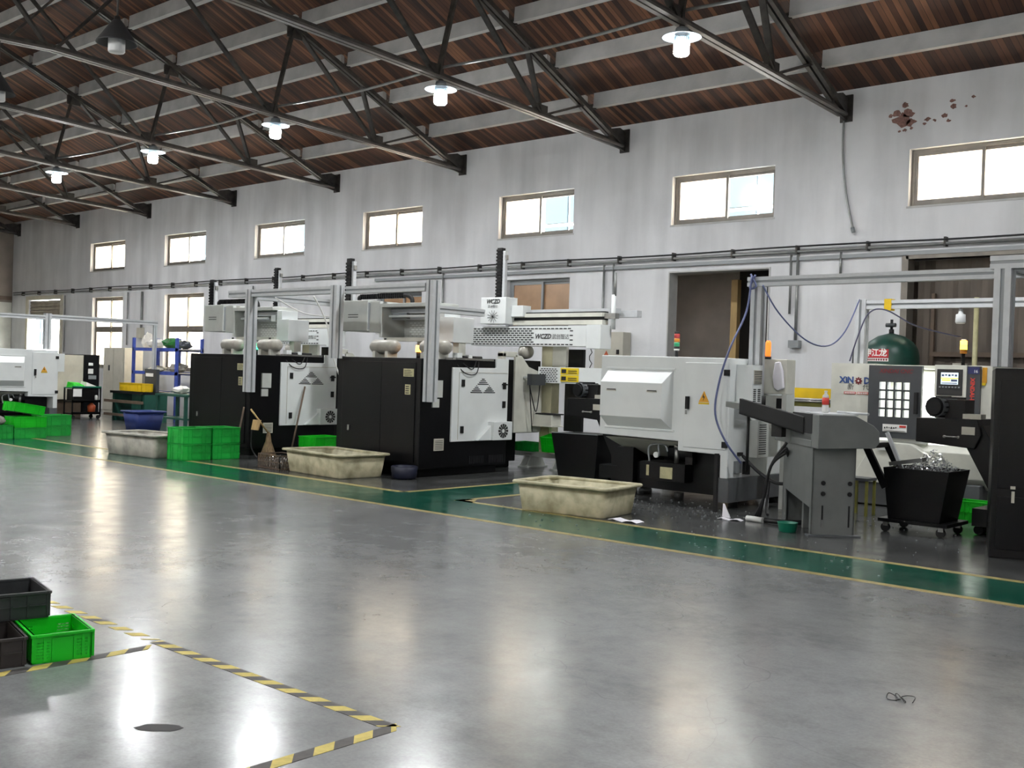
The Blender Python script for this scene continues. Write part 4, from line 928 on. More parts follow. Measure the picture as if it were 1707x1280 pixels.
# green pressure tank
O = (-6.22, 15.1, 0)
t = thing('pressure_tank', 'dark green pressure tank with a red sign, by the corrugated opening', 'tank', O)
g = MB(O); g.m('tank_green').lathe((-6.22, 15.1, 0), [(.3, .15), (.39, .25), (.39, 1.92), (.37, 2.02), (.3, 2.12), (.18, 2.2), (.04, 2.24)], 36); g.build('shell', t)
g = MB(O); g.m('rubber').cyl((-6.22, 15.1, 2.23), (-6.22, 15.1, 2.3), .035).cyl((-6.22, 15.1, 2.3), (-6.22, 15.1, 2.44), .02); g.m('door_grey').cyl((-6.3, 15.1, 2.36), (-6.16, 15.1, 2.36), .03); g.build('valve', t)
g = MB(O); g.m('sign_red'); n = 8
def ring(a, r): return (-6.22+r*math.cos(a), 15.1+r*math.sin(a))
a0, a1 = -2.2, -1.25
for z0, z1, mm in ((1.88, 2.0, 'sign_red'), (1.83, 1.875, 'print_white')):
    g.m(mm)
    for i in range(n):
        p, q = a0+(a1-a0)*i/n, a0+(a1-a0)*(i+1)/n
        g.hexa([(*ring(p, .392), z0), (*ring(q, .392), z0), (*ring(q, .399), z0), (*ring(p, .399), z0)], [(*ring(p, .392), z1), (*ring(q, .392), z1), (*ring(q, .399), z1), (*ring(p, .399), z1)])
g.m('print_white')
for ch, a in zip('申江龙', (-2.0, -1.72, -1.44)):
    g.text(ch, .115, (*ring(a, .401), 1.945), (-math.sin(a), math.cos(a), 0), (0, 0, 1), .002, 0, .003)
g.m('dark_print_red')
for i in range(10):
    a = a0+.06+i*.088; p, q = ring(a, .401), ring(a+.06, .401); g.hexa([(*p, 1.84), (*q, 1.84), (q[0], q[1]+.002, 1.84), (p[0], p[1]+.002, 1.84)], [(*p, 1.866), (*q, 1.866), (q[0], q[1]+.002, 1.866), (p[0], p[1]+.002, 1.866)])
g.build('sign', t)
g = MB(O); g.m('rubber')
for a in (.5, 2.6, 4.7): g.box(-6.22+.3*math.cos(a)-.03, -6.22+.3*math.cos(a)+.03, 15.1+.3*math.sin(a)-.03, 15.1+.3*math.sin(a)+.03, 0, .3)
g.build('legs', t)
g = MB((-6.75, 15.3, 0)); g.m('door_grey').cyl((-6.78, 15.3, 0), (-6.78, 15.3, 2.0), .1).lathe((-6.78, 15.3, 2.0), [(.1, 0), (.08, .05), (.03, .07)], 16); one(g, 'filter_column', 'dark grey filter cylinder left of the green pressure tank', 'cylinder')

# ---------------------------------------------------------------- lathe with the grey door
O = (-4.9, 13.0, 0)
t = thing('door_lathe', 'lathe with a grey sliding door of small square windows and a lit screen', 'machine', O)
g = MB(O); g.m('old_white')
g.box(-6.12, -5.55, 13.0, 13.5, .8, 1.76).box(-6.12, -4.14, 14.5, 14.6, .8, 1.72).box(-4.42, -4.14, 13.0, 14.5, .95, 1.72).box(-6.12, -4.14, 13.5, 14.6, 1.72, 1.76).box(-6.12, -6.0, 13.5, 14.5, .8, 1.72).box(-4.6, -4.14, 13.0, 13.5, 1.72, 1.76); g.build('housing', t)
g = MB(O); g.m('inner_white').box(-5.5, -4.5, 14.4, 14.45, .8, 1.7); g.m('cabinet_grey'); 
for z in (1.2, 1.45): g.box(-5.5, -4.45, 14.38, 14.4, z, z+.012)
g.m('rubber').box(-4.86, -4.76, 13.9, 14.0, 1.05, 1.35); g.build('work_chamber', t)
g = MB(O); g.m('old_white').prism([(13.0, .8), (12.92, .72), (12.95, .42), (13.1, .3), (14.4, .3), (14.4, .8)], 'x', -6.0, -4.1).prism([(-5.75, .3), (-5.5, .72), (-5.3, .8), (-5.0, .8), (-4.7, .62), (-4.5, .3)], 'y', 12.82, 13.0); g.m('base_grey').prism([(-5.9, .02), (-5.9, .22), (-5.55, .45), (-5.2, .36), (-4.2, .36), (-4.2, .02)], 'y', 12.9, 14.3); g.build('base', t, .01)
g = MB(O); g.m('door_grey'); dx0, dx1, dz0, dz1 = -5.58, -4.92, .85, 1.74
wins = [(-5.44+.1*i, -5.365+.1*i, 1.11+.112*j, 1.2+.112*j) for i in range(4) for j in range(4)]
holed(dx0, dx1, dz0, dz1, wins, lambda a, b, c, d: g.box(a, b, 12.9, 12.95, c, d)); g.build('sliding_door', t)
dl = g
g = MB(O); g.m('clear_glass').box(-5.46, -5.05, 12.935, 12.94, 1.1, 1.56); g.build('door_glass', t)
g = MB(O); g.m('rubber').box(-4.99, -4.955, 12.85, 12.9, 1.16, 1.42); g.build('door_handle', t)
g = MB(O); g.m('print_white').box(-5.38, -5.08, 12.893, 12.9, .93, 1.02); g.m('print_red').box(-5.17, -5.09, 12.889, 12.894, .985, 1.01); g.m('print_black')
for k in range(6): g.box(-5.36+k*.028, -5.345+k*.028, 12.889, 12.894, .965+.006*(k % 3), .985+.004*(k % 2))
g.box(-5.37, -5.1, 12.889, 12.894, .94, .944); g.build('door_label', t)
g = MB(O); g.m('dark_print_red').text('XINDAI CNC', .07, (-5.24, 12.898, 1.67), (1, 0, 0), (0, 0, 1), .002, .2, .002); g.build('door_lettering', t)
g = MB(O); g.m('print_blue').text('XiN', .11, (-5.91, 12.998, 1.545), (1, 0, 0), (0, 0, 1), .002, 0, .005).text('D', .11, (-5.645, 12.998, 1.54), (1, 0, 0), (0, 0, 1), .002, 0, .005); g.m('dark_print_red').cyl((-5.755, 12.995, 1.54), (-5.755, 13, 1.54), .035, n=16)
for i in range(8): a = 2*PI*i/8; g.box(-5.755+.04*math.cos(a)-.008, -5.755+.04*math.cos(a)+.008, 12.995, 13.0, 1.54+.04*math.sin(a)-.008, 1.54+.04*math.sin(a)+.008)
g.m('print_white').cyl((-5.755, 12.992, 1.54), (-5.755, 12.996, 1.54), .012, n=12); g.m('print_black').text('新', .09, (-5.86, 12.998, 1.46), (1, 0, 0), (0, 0, 1), .002, .15).text('代', .09, (-5.66, 12.998, 1.46), (1, 0, 0), (0, 0, 1), .002, .15); g.m('print_red').box(-5.94, -5.79, 12.995, 13.0, 1.37, 1.4).box(-5.77, -5.62, 12.995, 13.0, 1.37, 1.4); g.m('print_white')
for k in range(6): g.box(-5.93+k*.023, -5.915+k*.023, 12.992, 12.996, 1.375, 1.395).box(-5.76+k*.023, -5.745+k*.023, 12.992, 12.996, 1.375, 1.395)
g.build('housing_lettering', t)
g = MB(O); g.m('old_white').box(-4.78, -4.41, 12.93, 13.2, 1.38, 1.76); g.m('print_black').box(-4.75, -4.45, 12.92, 12.93, 1.4, 1.71).box(-4.75, -4.42, 12.95, 13.2, .95, 1.38); g.build('control_panel', t, .004)
sg = bpy.data.materials.new('screen'); sg.use_nodes = True; n_, l_ = sg.node_tree.nodes, sg.node_tree.links
for k, (nm, c, e) in enumerate((('screen_white', (.8, .95, 1.), .42), ('screen_yellow', (.7, .7, .12), .5), ('screen_dark', (.05, .06, .12), .3))): mat(nm, c, .4, emit=e)
g = MB(O); g.m('screen_white').box(-4.7, -4.5, 12.915, 12.92, 1.53, 1.67); g.m('screen_yellow').box(-4.7, -4.5, 12.912, 12.916, 1.595, 1.61).box(-4.69, -4.59, 12.912, 12.916, 1.57, 1.59); g.m('screen_dark').box(-4.58, -4.51, 12.912, 12.916, 1.565, 1.59)
for k in range(5): g.box(-4.69+k*.038, -4.664+k*.038, 12.912, 12.916, 1.625+.008*(k % 2), 1.65)
g.box(-4.69, -4.51, 12.912, 12.916, 1.54, 1.55)
g.build('screen', t)
g = MB(O); g.m('alu_dark')
for k in range(7): g.box(-4.72+k*.037, -4.7+k*.037, 12.912, 12.92, 1.49, 1.505)
g.build('screen_keys', t)
g = MB(O); g.m('door_grey').box(-4.41, -4.26, 12.95, 13.0, 1.06, 1.75); g.m('navy').box(-4.4, -4.27, 12.944, 12.95, 1.66, 1.74); g.m('print_white').text('16', .05, (-4.31, 12.943, 1.69), (1, 0, 0), (0, 0, 1), .001); g.m('print_red').text('XINDAI-MABU', .066, (-4.345, 12.947, 1.4), (0, 0, -1), (1, 0, 0), .002, 0, .003); g.build('side_strip', t)
g = MB(O); g.m('amber_tri').box(-4.25, -4.2, 12.985, 13.0, 1.56, 1.74); g.m('yellow_label').box(-4.25, -4.21, 12.985, 13.0, 1.53, 1.56); g.build('caution_label', t)
g = MB(O); g.m('grey_white').prism([(-4.3, 1.0), (-4.14, 1.0), (-4.0, .72), (-4.1, .68)], 'y', 12.97, 13.2); g.build('side_guard', t); g = MB(O); g.m('grey_white').box(-5.4, -5.28, 12.8, 12.95, .7, .82); g.build('latch_box', t); g = MB(O); g.m('grey_white').box(-5.28, -4.85, 12.95, 13.0, .8, .86); g.build('sill_rail', t)
l = bpy.data.lights.new('chamber_light', 'AREA'); l.energy = 45; l.size = .5; l.color = (.96, .98, 1); lo = bpy.data.objects.new('chamber_light', l); COL.objects.link(lo); lo.parent = t; lo.location = (-.1, 1.0, 1.68)
nest(t, sliding_door=('door_glass', 'door_handle', 'door_label', 'door_lettering'), control_panel=('screen', 'screen_keys'), housing=('housing_lettering',))
O = (-4.72, 13.7, 1.765)
t = thing('signal_tower', 'glowing red and yellow signal tower on the lathe with the lit screen', 'signal light', O)
g = MB(O); g.m('rubber').cyl((-4.72, 13.7, 1.767), (-4.72, 13.7, 1.92), .022); g.m('cable_white').box(-4.85, -4.7, 13.7, 13.8, 1.766, 1.8); g.build('stem', t)
g = MB(O); g.m('yellow_led').cyl((-4.72, 13.7, 1.97), (-4.72, 13.7, 2.03), .042); g.m('amber_lens').cyl((-4.72, 13.7, 1.92), (-4.72, 13.7, 1.97), .042); g.build('lit_lens', t)
g = MB(O); g.m('red_led' if 'red_led' in M else 'orange_led').cyl((-4.72, 13.7, 2.03), (-4.72, 13.7, 2.08), .042); g.m('cable_white').cyl((-4.72, 13.7, 2.08), (-4.72, 13.7, 2.1), .03); g.build('upper_lens', t)
O = (-4.62, 13.27, 2.29)
t = thing('hanging_bulb', 'white bulb hanging above the signal tower', 'lamp', O)
g = MB(O); g.m('lens_off').lathe(O, [(.02, .16), (.03, .1), (.055, .09), (.06, 0), (.05, -.02)], 16); g.build('bulb', t)
g = MB(O); g.m('cable_black').cyl((-4.62, 13.27, 2.44), (-4.62, 13.27, 2.459), .012); g.build('cord', t)
g = MB((-4.52, 15.8, 0)); g.m('cream_plate').cyl((-5.25, 15.7, 0), (-5.25, 15.7, 2.78), .035); one(g, 'standing_pole', 'pale upright pole in front of the corrugated opening', 'pole')
O = (-6.22, 11.55, 1.76)
t = thing('signal_light', 'orange glowing lens added for the reflection on the aluminium post by the white lathe', 'signal light', O)  # added glowing lens stands in for an orange reflection on the post
g = MB(O); g.m('orange_glow').lathe((-6.22, 11.5, 1.79), [(.03, 0), (.033, .02), (.033, .16), (.02, .19)], 14); g.build('lens', t)
g = MB(O); g.m('rubber').cyl((-6.22, 11.5, 1.762), (-6.22, 11.5, 1.79), .04); g.build('base', t)
# small stool and bucket near the lathes
O = (-5.15, 11.85, 0)
t = thing('stool', 'yellow-green stool standing behind the grey bar feeder', 'stool', O)
g = MB(O); g.m('door_grey').box(-5.3, -5.05, 11.75, 12.0, .4, .43); g.build('seat', t)
for x, y in ((-5.28, 11.77), (-5.07, 11.77), (-5.28, 11.98), (-5.07, 11.98)):
    g = MB(O); g.m('yellow_green').box(x-.014, x+.014, y-.014, y+.014, 0, .4); g.build('leg', t)
g = MB((-6.0, 12.4, 0)); g.m('deep_red').lathe((-6.0, 12.3, 0), [(.12, 0), (.15, .22), (.145, .22), (.115, .01), (.0001, .01)], 18, cap=False); one(g, 'red_bucket', 'dark red bucket behind the pedestal of the bar feeder', 'bucket')
# black cabinet at the right edge
t = thing('black_cabinet', 'tall black machine cabinet cut off by the right edge of the view', 'machine', (-3.14, 9.93, 0), None, .33)
g = MB(); g.m('black_paint').box(0, 2.2, 0, 1.1, .0, 1.68); g.build('body', t, .01)
g = MB(); g.m('black_paint').box(.05, .75, -.012, 0, .62, 1.58).box(.05, .75, -.012, 0, .08, .55); g.build('door_panels', t, .004)
g = MB(); g.m('cabinet_grey').box(.155, .195, -.03, 0, .62, .645).box(.165, .19, -.035, -.01, .5, .6); g.build('door_catch', t)
# cables hung on the frames
g = MB((-6.2, 11.0, 2.6)); g.m('cable_blue').tube([(-6.28, 11.16, 2.72), (-6.3, 11.1, 2.3), (-6.33, 10.8, 1.85), (-6.42, 10.74, 1.45), (-6.44, 10.72, 1.1), (-6.32, 10.76, .8), (-6.2, 10.92, .55)], .012).tube([(-6.3, 11.17, 2.74), (-6.22, 11.16, 2.6), (-6.3, 11.16, 2.58), (-6.24, 11.17, 2.73)], .012); one(g, 'blue_cable', 'blue cable coiled on the frame corner and hanging down the white lathe', 'cable')
g = MB((-6.1, 11.1, 2.5)); g.m('cable_blue').tube([(-6.1, 11.1, 2.6), (-6.0, 11.3, 2.3), (-5.85, 11.7, 2.0), (-5.8, 12.2, 1.95), (-5.82, 12.7, 2.15), (-5.86, 13.18, 2.58)], .009); one(g, 'sagging_cable', 'thin cable sagging between the two aluminium frame corners', 'cable')
g = MB((-5.8, 13.1, 2.2)); g.m('purple_cable').tube([(-5.95, 13.15, 1.79), (-5.85, 13.14, 2.1), (-5.72, 13.15, 2.4), (-5.5, 13.15, 2.44), (-5.2, 13.4, 2.25), (-4.72, 13.6, 2.12)], .009); one(g, 'thin_cable', 'dark cable arching under the yellow tape on the lower frame', 'cable')
g = MB((-13.4, 12, 2.4)); g.m('cable_white').tube([(-13.3, 10.25, 2.58), (-13.3, 10.5, 2.2), (-13.25, 10.6, 1.7), (-13.2, 10.8, 1.2)], .012).tube([(-14.3, 10.25, 2.58), (-14.0, 10.6, 2.35), (-13.6, 10.9, 2.3)], .01); one(g, 'white_cable', 'white cable hanging from the frame between the black machines', 'cable')
# wall cabinet behind the white lathe
O = (-11.75, 15.8, 1.23)
t = thing('wall_cabinet', 'grey electrical wall cabinet with a warning triangle behind the white lathe', 'electrical cabinet', O)
g = MB(O); g.m('cabinet_grey').box(-12.06, -11.42, 15.75, 15.99, 1.3, 2.3); g.build('box', t, .006)
g = MB(O); g.m('orange_plastic').prism([(-11.85, 1.85), (-11.72, 1.85), (-11.785, 1.96)], 'y', 15.742, 15.75); g.m('rubber').box(-11.55, -11.5, 15.73, 15.75, 1.9, 1.98); g.build('warning_sign', t)
# ---------------------------------------------------------------- troughs, crates and bins
def ring_pts(l, w, r, n=5):
    P = []
    for cx, cy, a in ((l/2-r, w/2-r, 0), (-l/2+r, w/2-r, PI/2), (-l/2+r, -w/2+r, PI), (l/2-r, -w/2+r, 1.5*PI)):
        for i in range(n+1): t = a+i*PI/2/n; P.append((cx+r*math.cos(t), cy+r*math.sin(t)))
    return P
def trough(x, y, rz, l, w, h, mm, lb):
    t = thing('stone_trough', lb, 'trough', (x, y, 0), 'pale moulded troughs along the walkway', rz)
    g = MB(); g.m(mm)
    prof = [(l-.1, w-.1, 0, .06), (l-.08, w-.08, .015, .07), (l, w, h-.03, .08)]
    inn = [(l-.05, w-.05, h-.03, .07), (l-.14, w-.14, .05, .06)]
    rings = [[g.v((px, py, z)) for px, py in ring_pts(a, b, r)] for a, b, z, r in prof]
    ri = [[g.v((px, py, z)) for px, py in ring_pts(a, b, r)] for a, b, z, r in inn]
    n = len(rings[0])
    for A, B in list(zip(rings, rings[1:]))+[(rings[-1], ri[0])]+list(zip(ri, ri[1:])):
        for i in range(n): g.f([A[i], A[(i+1) % n], B[(i+1) % n], B[i]], True)
    g.f(rings[0][::-1]); g.f(ri[-1]); g.build('basin', t)
    g = MB(); g.m(mm)
    pr = [(l-.05, w-.05, h-.035), (l+.09, w+.09, h-.03), (l+.1, w+.1, h-.012), (l+.085, w+.085, h), (l-.04, w-.04, h)]
    rs = [[g.v((px, py, z)) for px, py in ring_pts(a, b, .09)] for a, b, z in pr]; n = len(rs[0])
    for A, B in zip(rs, rs[1:]+rs[:1]):
        for i in range(n): g.f([A[i], A[(i+1) % n], B[(i+1) % n], B[i]], True)
    g.build('rim', t); return t
trough(-7.27, 9.27, .14, 1.12, .78, .33, 'trough', 'stained cream trough beside the walkway in front of the white lathe')
trough(-11.84, 9.58, -.07, 1.36, .8, .33, 'trough', 'stained cream trough in front of the right black machine')
trough(-15.7, 8.9, .12, 1.3, .72, .36, 'trough_grey', 'greyish trough left of the double green crates')

def crate(name, lb, cat, loc, rz, l, w, h, m0, m1=None, group=None, holes=False, tilt=None):
    """open stacking crate, l along local x, w along local y"""
    m1 = m1 or m0
    t = thing(name, lb, cat, loc, group, rz)
    if tilt: t.rotation_euler = (tilt[0], tilt[1], rz)
    k = .008; g = MB(); g.m(m1)
    g.box(-l/2+.02, l/2-.02, -w/2+.02, w/2-.02, .006, .016)
    def wall(L, put):
        hs = []
        if holes:
            for c0, c1 in ((-.4, -.2), (.2, .4)):
                nx, nz = 9, 6
                for i in range(nx):
                    for j in range(nz):
                        a = L*(c0+(c1-c0)*i/nx); b = a+L*(c1-c0)/nx*.5; c = h*(.15+.62*j/nz); hs.append((a, b, c, c+h*.05))
        holed(-L/2+.012, L/2-.012, .006, h, hs, put)
    g.m(m0)
    wall(l, lambda a, b, c, d: g.box(a, b, -w/2+.012, -w/2+.012+k, c, d)); wall(l, lambda a, b, c, d: g.box(a, b, w/2-.012-k, w/2-.012, c, d))
    wall(w, lambda a, b, c, d: g.box(-l/2+.012, -l/2+.012+k, a, b, c, d)); wall(w, lambda a, b, c, d: g.box(l/2-.012-k, l/2-.012, a, b, c, d))
    g.build('walls', t)
    g = MB(); g.m(m0)
    for z0, z1, e in ((h-.014, h, .0), (0., .012, -.012)):
        g.box(-l/2-e, l/2+e, -w/2-e, -w/2+.022, z0, z1).box(-l/2-e, l/2+e, w/2-.022, w/2+e, z0, z1).box(-l/2-e, -l/2+.022, -w/2+.022, w/2-.022, z0, z1).box(l/2-.022, l/2+e, -w/2+.022, w/2-.022, z0, z1)
    g.build('rim', t, .002)
    g = MB(); g.m(m0); q = .006
    for L, s_ in ((l, 'x'), (w, 'y')):
        for u in (-.5, -.3, -.17, .17, .3, .46):
            a = L*u+(.012 if u == -.5 else 0); b = a+.012
            for e in (-1, 1):
                W = (w if s_ == 'x' else l)/2-.012
                lo, hi = sorted((e*W, e*(W+q)))
                if s_ == 'x': g.box(a, b, lo, hi, .01, h-.012)
                else: g.box(lo, hi, a, b, .01, h-.012)
        for e in (-1, 1):
            W = (w if s_ == 'x' else l)/2-.012; lo, hi = sorted((e*W, e*(W+q)))
            if s_ == 'x': g.box(-L*.17, L*.17, lo, hi, h*.8, h*.84).box(-L/2+.012, L/2-.012, lo, hi, h*.46, h*.5) if not holes else g.box(-L*.17, L*.17, lo, hi, h*.8, h*.84)
            else: g.box(lo, hi, -L*.17, L*.17, h*.8, h*.84).box(lo, hi, -L/2+.012, L/2-.012, h*.46, h*.5) if not holes else g.box(lo, hi, -L*.17, L*.17, h*.8, h*.84)
    g.build('ribs', t); return t
RZ = -.21
crate('stacking_crate', 'bright green perforated crate at the front, on the hazard tape at the left edge', 'crate', (-5.34, 2.535, 0.0), RZ, .4, .3, .145, 'green_crate', 'green_crate_in', 'crates at the lower left', True)
crate('stacking_crate', 'green crate underneath the black crate at the lower left', 'crate', (-5.88, 2.35, 0.0), RZ, .4, .55, .145, 'green_crate', None, 'crates at the lower left', True)
crate('stacking_crate', 'black crate stacked on a green crate at the lower left', 'crate', (-5.75, 2.34, .146), RZ, .42, .6, .14, 'black_crate', None, 'crates at the lower left')
crate('stacking_crate', 'dark crate of pale parts at the left edge, beside the front green crate', 'crate', (-5.43, 2.08, 0), RZ, .4, .6, .145, 'brown_crate', None, 'crates at the lower left')
def parts_fill(cx, cy, z, lx, ly, n, lb, mm='steel', seed=1, r=.012):
    g = MB((cx, cy, z)); g.m(mm); rn = random.Random(seed)
    for i in range(n):
        x, y = cx+rn.uniform(-lx, lx), cy+rn.uniform(-ly, ly); zz = z+r+rn.uniform(0, .045)
        a = rn.uniform(0, PI); d = Vector((math.cos(a), math.sin(a), rn.uniform(-.2, .2)))*r*1.4
        g.cyl(Vector((x, y, zz))-d, Vector((x, y, zz))+d, r, n=8, smooth=False)
    o = g.build('metal_parts'); return tag(o, lb, 'parts', kind='stuff')
parts_fill(-5.76, 2.22, .168, .13, .16, 110, 'small steel parts lying in the black crate on top', seed=4)
parts_fill(-5.42, 2.05, .024, .12, .16, 60, 'pale parts lying in the dark crate at the left edge', 'cabinet_grey', 5, .018)
for z, y, lb in ((0, 9.04, 'lower green crate of the left stack before the left black machine'), (.25, 9.04, 'upper green crate of the left stack before the left black machine'), (0, 9.56, 'lower green crate of the right stack before the left black machine'), (.25, 9.56, 'upper green crate of the right stack before the left black machine')):
    crate('stacking_crate', lb, 'crate', (-14.72, y, z), 0, .46, .5, .248, 'green_dull', None, 'green crates stacked by the grey trough')
crate('stacking_crate', 'bright green crate on the floor behind the cream trough, between the black machines', 'crate', (-14.3, 11.25, .0), 0.1, .42, .62, .34, 'green_crate')
for p, lb, m_ in (((-19.95, 8.83, 0), 'bottom green crate of the front stack at the left edge', 'green_dull'), ((-19.95, 8.83, .202), 'top green crate of the front stack at the left edge', 'green_crate'),
              ((-20.45, 9.55, 0), 'bottom green crate of the rear stack at the left edge', 'green_dull'), ((-20.45, 9.55, .202), 'top green crate of the rear stack at the left edge', 'green_dull'), ((-19.9, 8.2, 0), 'low green crate under the grey sack at the left edge', 'green_dull')):
    crate('stacking_crate', lb, 'crate', p, 0, .44, .6, .2 if p[1] > 8.5 else .26, m_, None, 'green crates piled at the far left')
crate('stacking_crate', 'tilted bright green crate lying on top of the left pile', 'crate', (-20.0, 8.8, .462), 0.1, .44, .6, .17, 'green_crate', None, 'green crates piled at the far left', tilt=(-.16, .0))
g = MB((-19.9, 8.2, .26)); g.m('grey_cloth').lathe((-19.9, 8.2, .262), [(.18, 0), (.24, .06), (.2, .13), (.1, .17), (.0001, .17)], 14); one(g, 'sack', 'grey-brown sack lying on the low green crate at the left edge', 'sack')
g = MB((-21.3, 10.0, 0)); g.m('print_white').lathe((-21.2, 10.15, 0), [(.1, 0), (.14, .26), (.15, .27), (.13, .26), (.09, .01), (.0001, .01)], 16, cap=False); one(g, 'white_bucket', 'white bucket behind the green crates at the left', 'bucket')
# small green crates on the loader base
crate('small_crate', 'flat green crate on the gantry base, left of its column', 'crate', (-11.28, 13.08, .256), 0, .44, .3, .14, 'green_dull', None, 'green crates on the gantry base')
crate('small_crate', 'tilted bright green crate on the gantry base, right of its column', 'crate', (-10.56, 12.86, .31), 0, .34, .26, .24, 'green_crate', None, 'green crates on the gantry base', tilt=(.2, 0))
crate('small_crate', 'green crate on the floor behind the cart of metal chips', 'crate', (-4.05, 12.4, 0), 0, .4, .26, .24, 'green_crate')
g = MB((-1.98, 5.05, 0)); g.m('cable_black'); rn = random.Random(2)
g.tube([(-2.02+.035*math.cos(i*1.3)+.005*i, 5.03+.045*math.sin(i*1.1)+.004*i, .004+.008*(i % 3)) for i in range(16)], .0025, 5); one(g, 'wire_scrap', 'small tangle of dark wire on the bare floor at the lower right', 'wire')
# blue bin
t = thing('blue_bin', 'blue plastic bin standing behind the greyish trough', 'bin', (-21.2, 11.9, 0))
g = MB(); g.m('blue_bin')
rs = [[g.v((px, py, z)) for px, py in ring_pts(a, b, .06)] for a, b, z in ((.5, .55, 0), (.62, .68, .42), (.58, .64, .42), (.46, .5, .03))]; n = len(rs[0])
for A, B in zip(rs, rs[1:]):
    for i in range(n): g.f([A[i], A[(i+1) % n], B[(i+1) % n], B[i]], True)
g.f(rs[0][::-1]); g.f(rs[-1]); g.build('tub', t)
g = MB(); g.m('blue_bin'); rs = [[g.v((px, py, z)) for px, py in ring_pts(a, b, .07)] for a, b, z in ((.6, .66, .39), (.69, .75, .4), (.69, .75, .43), (.58, .64, .43))]
for A, B in zip(rs, rs[1:]+rs[:1]):
    for i in range(n): g.f([A[i], A[(i+1) % n], B[(i+1) % n], B[i]], True)
g.build('rim', t)
# dark tub and scrap basket and broom
g = MB((-10.93, 9.95, 0)); g.m('navy_tub'); g.lathe((-10.84, 9.98, 0), [(.13, 0), (.17, .02), (.185, .17), (.17, .18), (.16, .17), (.14, .03), (.0001, .03)], 22, cap=False); one(g, 'dark_tub', 'dark blue tub at the foot of the right black machine', 'tub')
t = thing('wire_basket', 'dark wire basket of scrap left of the cream trough', 'basket', (-12.87, 9.42, 0))
g = MB((-12.87, 9.42, 0)); g.m('brown_metal')
for z in (.01, .1, .2):
    for a, b in (((-13.15, 9.22), (-12.6, 9.2)), ((-12.6, 9.2), (-12.58, 9.6)), ((-12.58, 9.6), (-13.12, 9.62)), ((-13.12, 9.62), (-13.15, 9.22))): g.bar((*a, z+.006), (*b, z+.006), .012, .014)
for i in range(15):
    u = i/14
    for x, y in ((-13.15+.55*u, 9.22-.02*u), (-12.6+.02*u, 9.2+.4*u)): g.box(x-.005, x+.005, y-.005, y+.005, 0, .21)
g.build('wire_frame', t)
g = MB((-12.87, 9.42, 0)); g.m('chips'); rn = random.Random(9)
for i in range(160):
    p = Vector((rn.uniform(-13.1, -12.63), rn.uniform(9.25, 9.58), rn.uniform(.02, .15))); g.cyl(p, p+Vector((rn.uniform(-.04, .04), rn.uniform(-.04, .04), rn.uniform(-.02, .03))), .01, n=6, smooth=False)
o = g.build('scrap', t); o['kind'] = 'stuff'
t = thing('broom', 'straw broom leaning on the left black machine beside a dustpan', 'broom', (-14.6, 10.45, 0))
g = MB((-14.6, 10.45, 0)); g.m('broom_straw')
g.lathe((-14.6, 10.42, .0), [(.15, .005), (.11, .08), (.05, .25), (.03, .38), (.02, .4)], 14); g.build('straw', t)
g = MB((-14.6, 10.45, 0)); g.m('wood').cyl((-14.6, 10.42, .38), (-14.55, 10.03, .78), .014); g.build('handle', t)
t = thing('dustpan', 'brown long-handled dustpan hung beside the broom', 'dustpan', (-14.5, 9.9, .4))
g = MB((-14.5, 9.9, .4)); g.m('wood').hexa([(-14.46, 9.98, .46), (-14.28, 9.98, .46), (-14.28, 10.0, .46), (-14.46, 10.0, .46)], [(-14.47, 10.02, .62), (-14.27, 10.02, .62), (-14.27, 10.04, .62), (-14.47, 10.04, .62)]); g.build('pan', t)
g = MB((-14.5, 9.9, .4)); g.m('rubber').tube([(-14.46, 10.0, .48), (-14.48, 10.0, .3), (-14.45, 10.0, .15), (-14.3, 10.0, .02)], .012); g.build('handle', t)
for x, y, x2, y2, z2, lb in ((-14.52, 10.8, -14.765, 11.25, 1.15, 'dark pole leaning against the white side door of the left black machine'), (-15.0, 10.05, -14.94, 10.165, .8, 'thin brown stick leaning on the front of the left black machine')):
    g = MB((x, y, 0)); g.m('brown_metal').cyl((x, y, 0), (x2, y2, z2), .016); one(g, 'leaning_stick', lb, 'stick')

# ---------------------------------------------------------------- far left group
O = (-27.2, 12.8, 0)
t = thing('beige_machine', 'beige machine with a black control face behind the far left lathe', 'machine', O)
g = MB(O); g.m('cabinet_beige').box(-27.8, -26.6, 11.95, 13.22, .45, 1.59); g.build('housing', t, .01)
g = MB(O); g.m('black_paint').box(-27.8, -26.58, 13.225, 13.64, .12, 1.61); g.m('print_white').box(-26.58, -26.57, 13.34, 13.46, 1.33, 1.4).box(-26.58, -26.57, 13.33, 13.47, 1.12, 1.25); g.m('alu_dark').box(-26.58, -26.56, 13.34, 13.55, .98, 1.08); g.build('control_face', t, .006)
g = MB(O); g.m('brown_metal').box(-27.75, -26.65, 12.0, 13.2, 0, .45); g.build('base', t)
O = (-25.7, 12.9, 0)
t = thing('tool_trolley', 'black wheeled trolley with a green tray, beside the far left lathe', 'trolley', O)
for x in (-26.15, -25.72):
    for y in (12.5, 13.22): g = MB(O); g.m('black_paint').box(x, x+.03, y, y+.03, .06, .78); g.build('leg', t)
for z, m_ in ((.76, 'teal_green'), (.42, 'black_paint'), (.12, 'black_paint')):
    g = MB(O); g.m(m_).box(-26.15, -25.69, 12.5, 13.25, z, z+.025).box(-25.705, -25.69, 12.5, 13.25, z, z+.06); g.build('shelf', t)
g = MB(O); g.m('black_paint').box(-26.1, -25.74, 12.56, 13.1, .46, .74); g.m('print_white').box(-25.695, -25.685, 12.52, 12.74, .56, .75); g.build('drawer_box', t)
for x in (-26.12, -25.75):
    for y in (12.55, 13.2): g = MB(O); g.m('rubber').cyl((x, y, .05), (x+.03, y, .05), .05); g.build('caster', t)
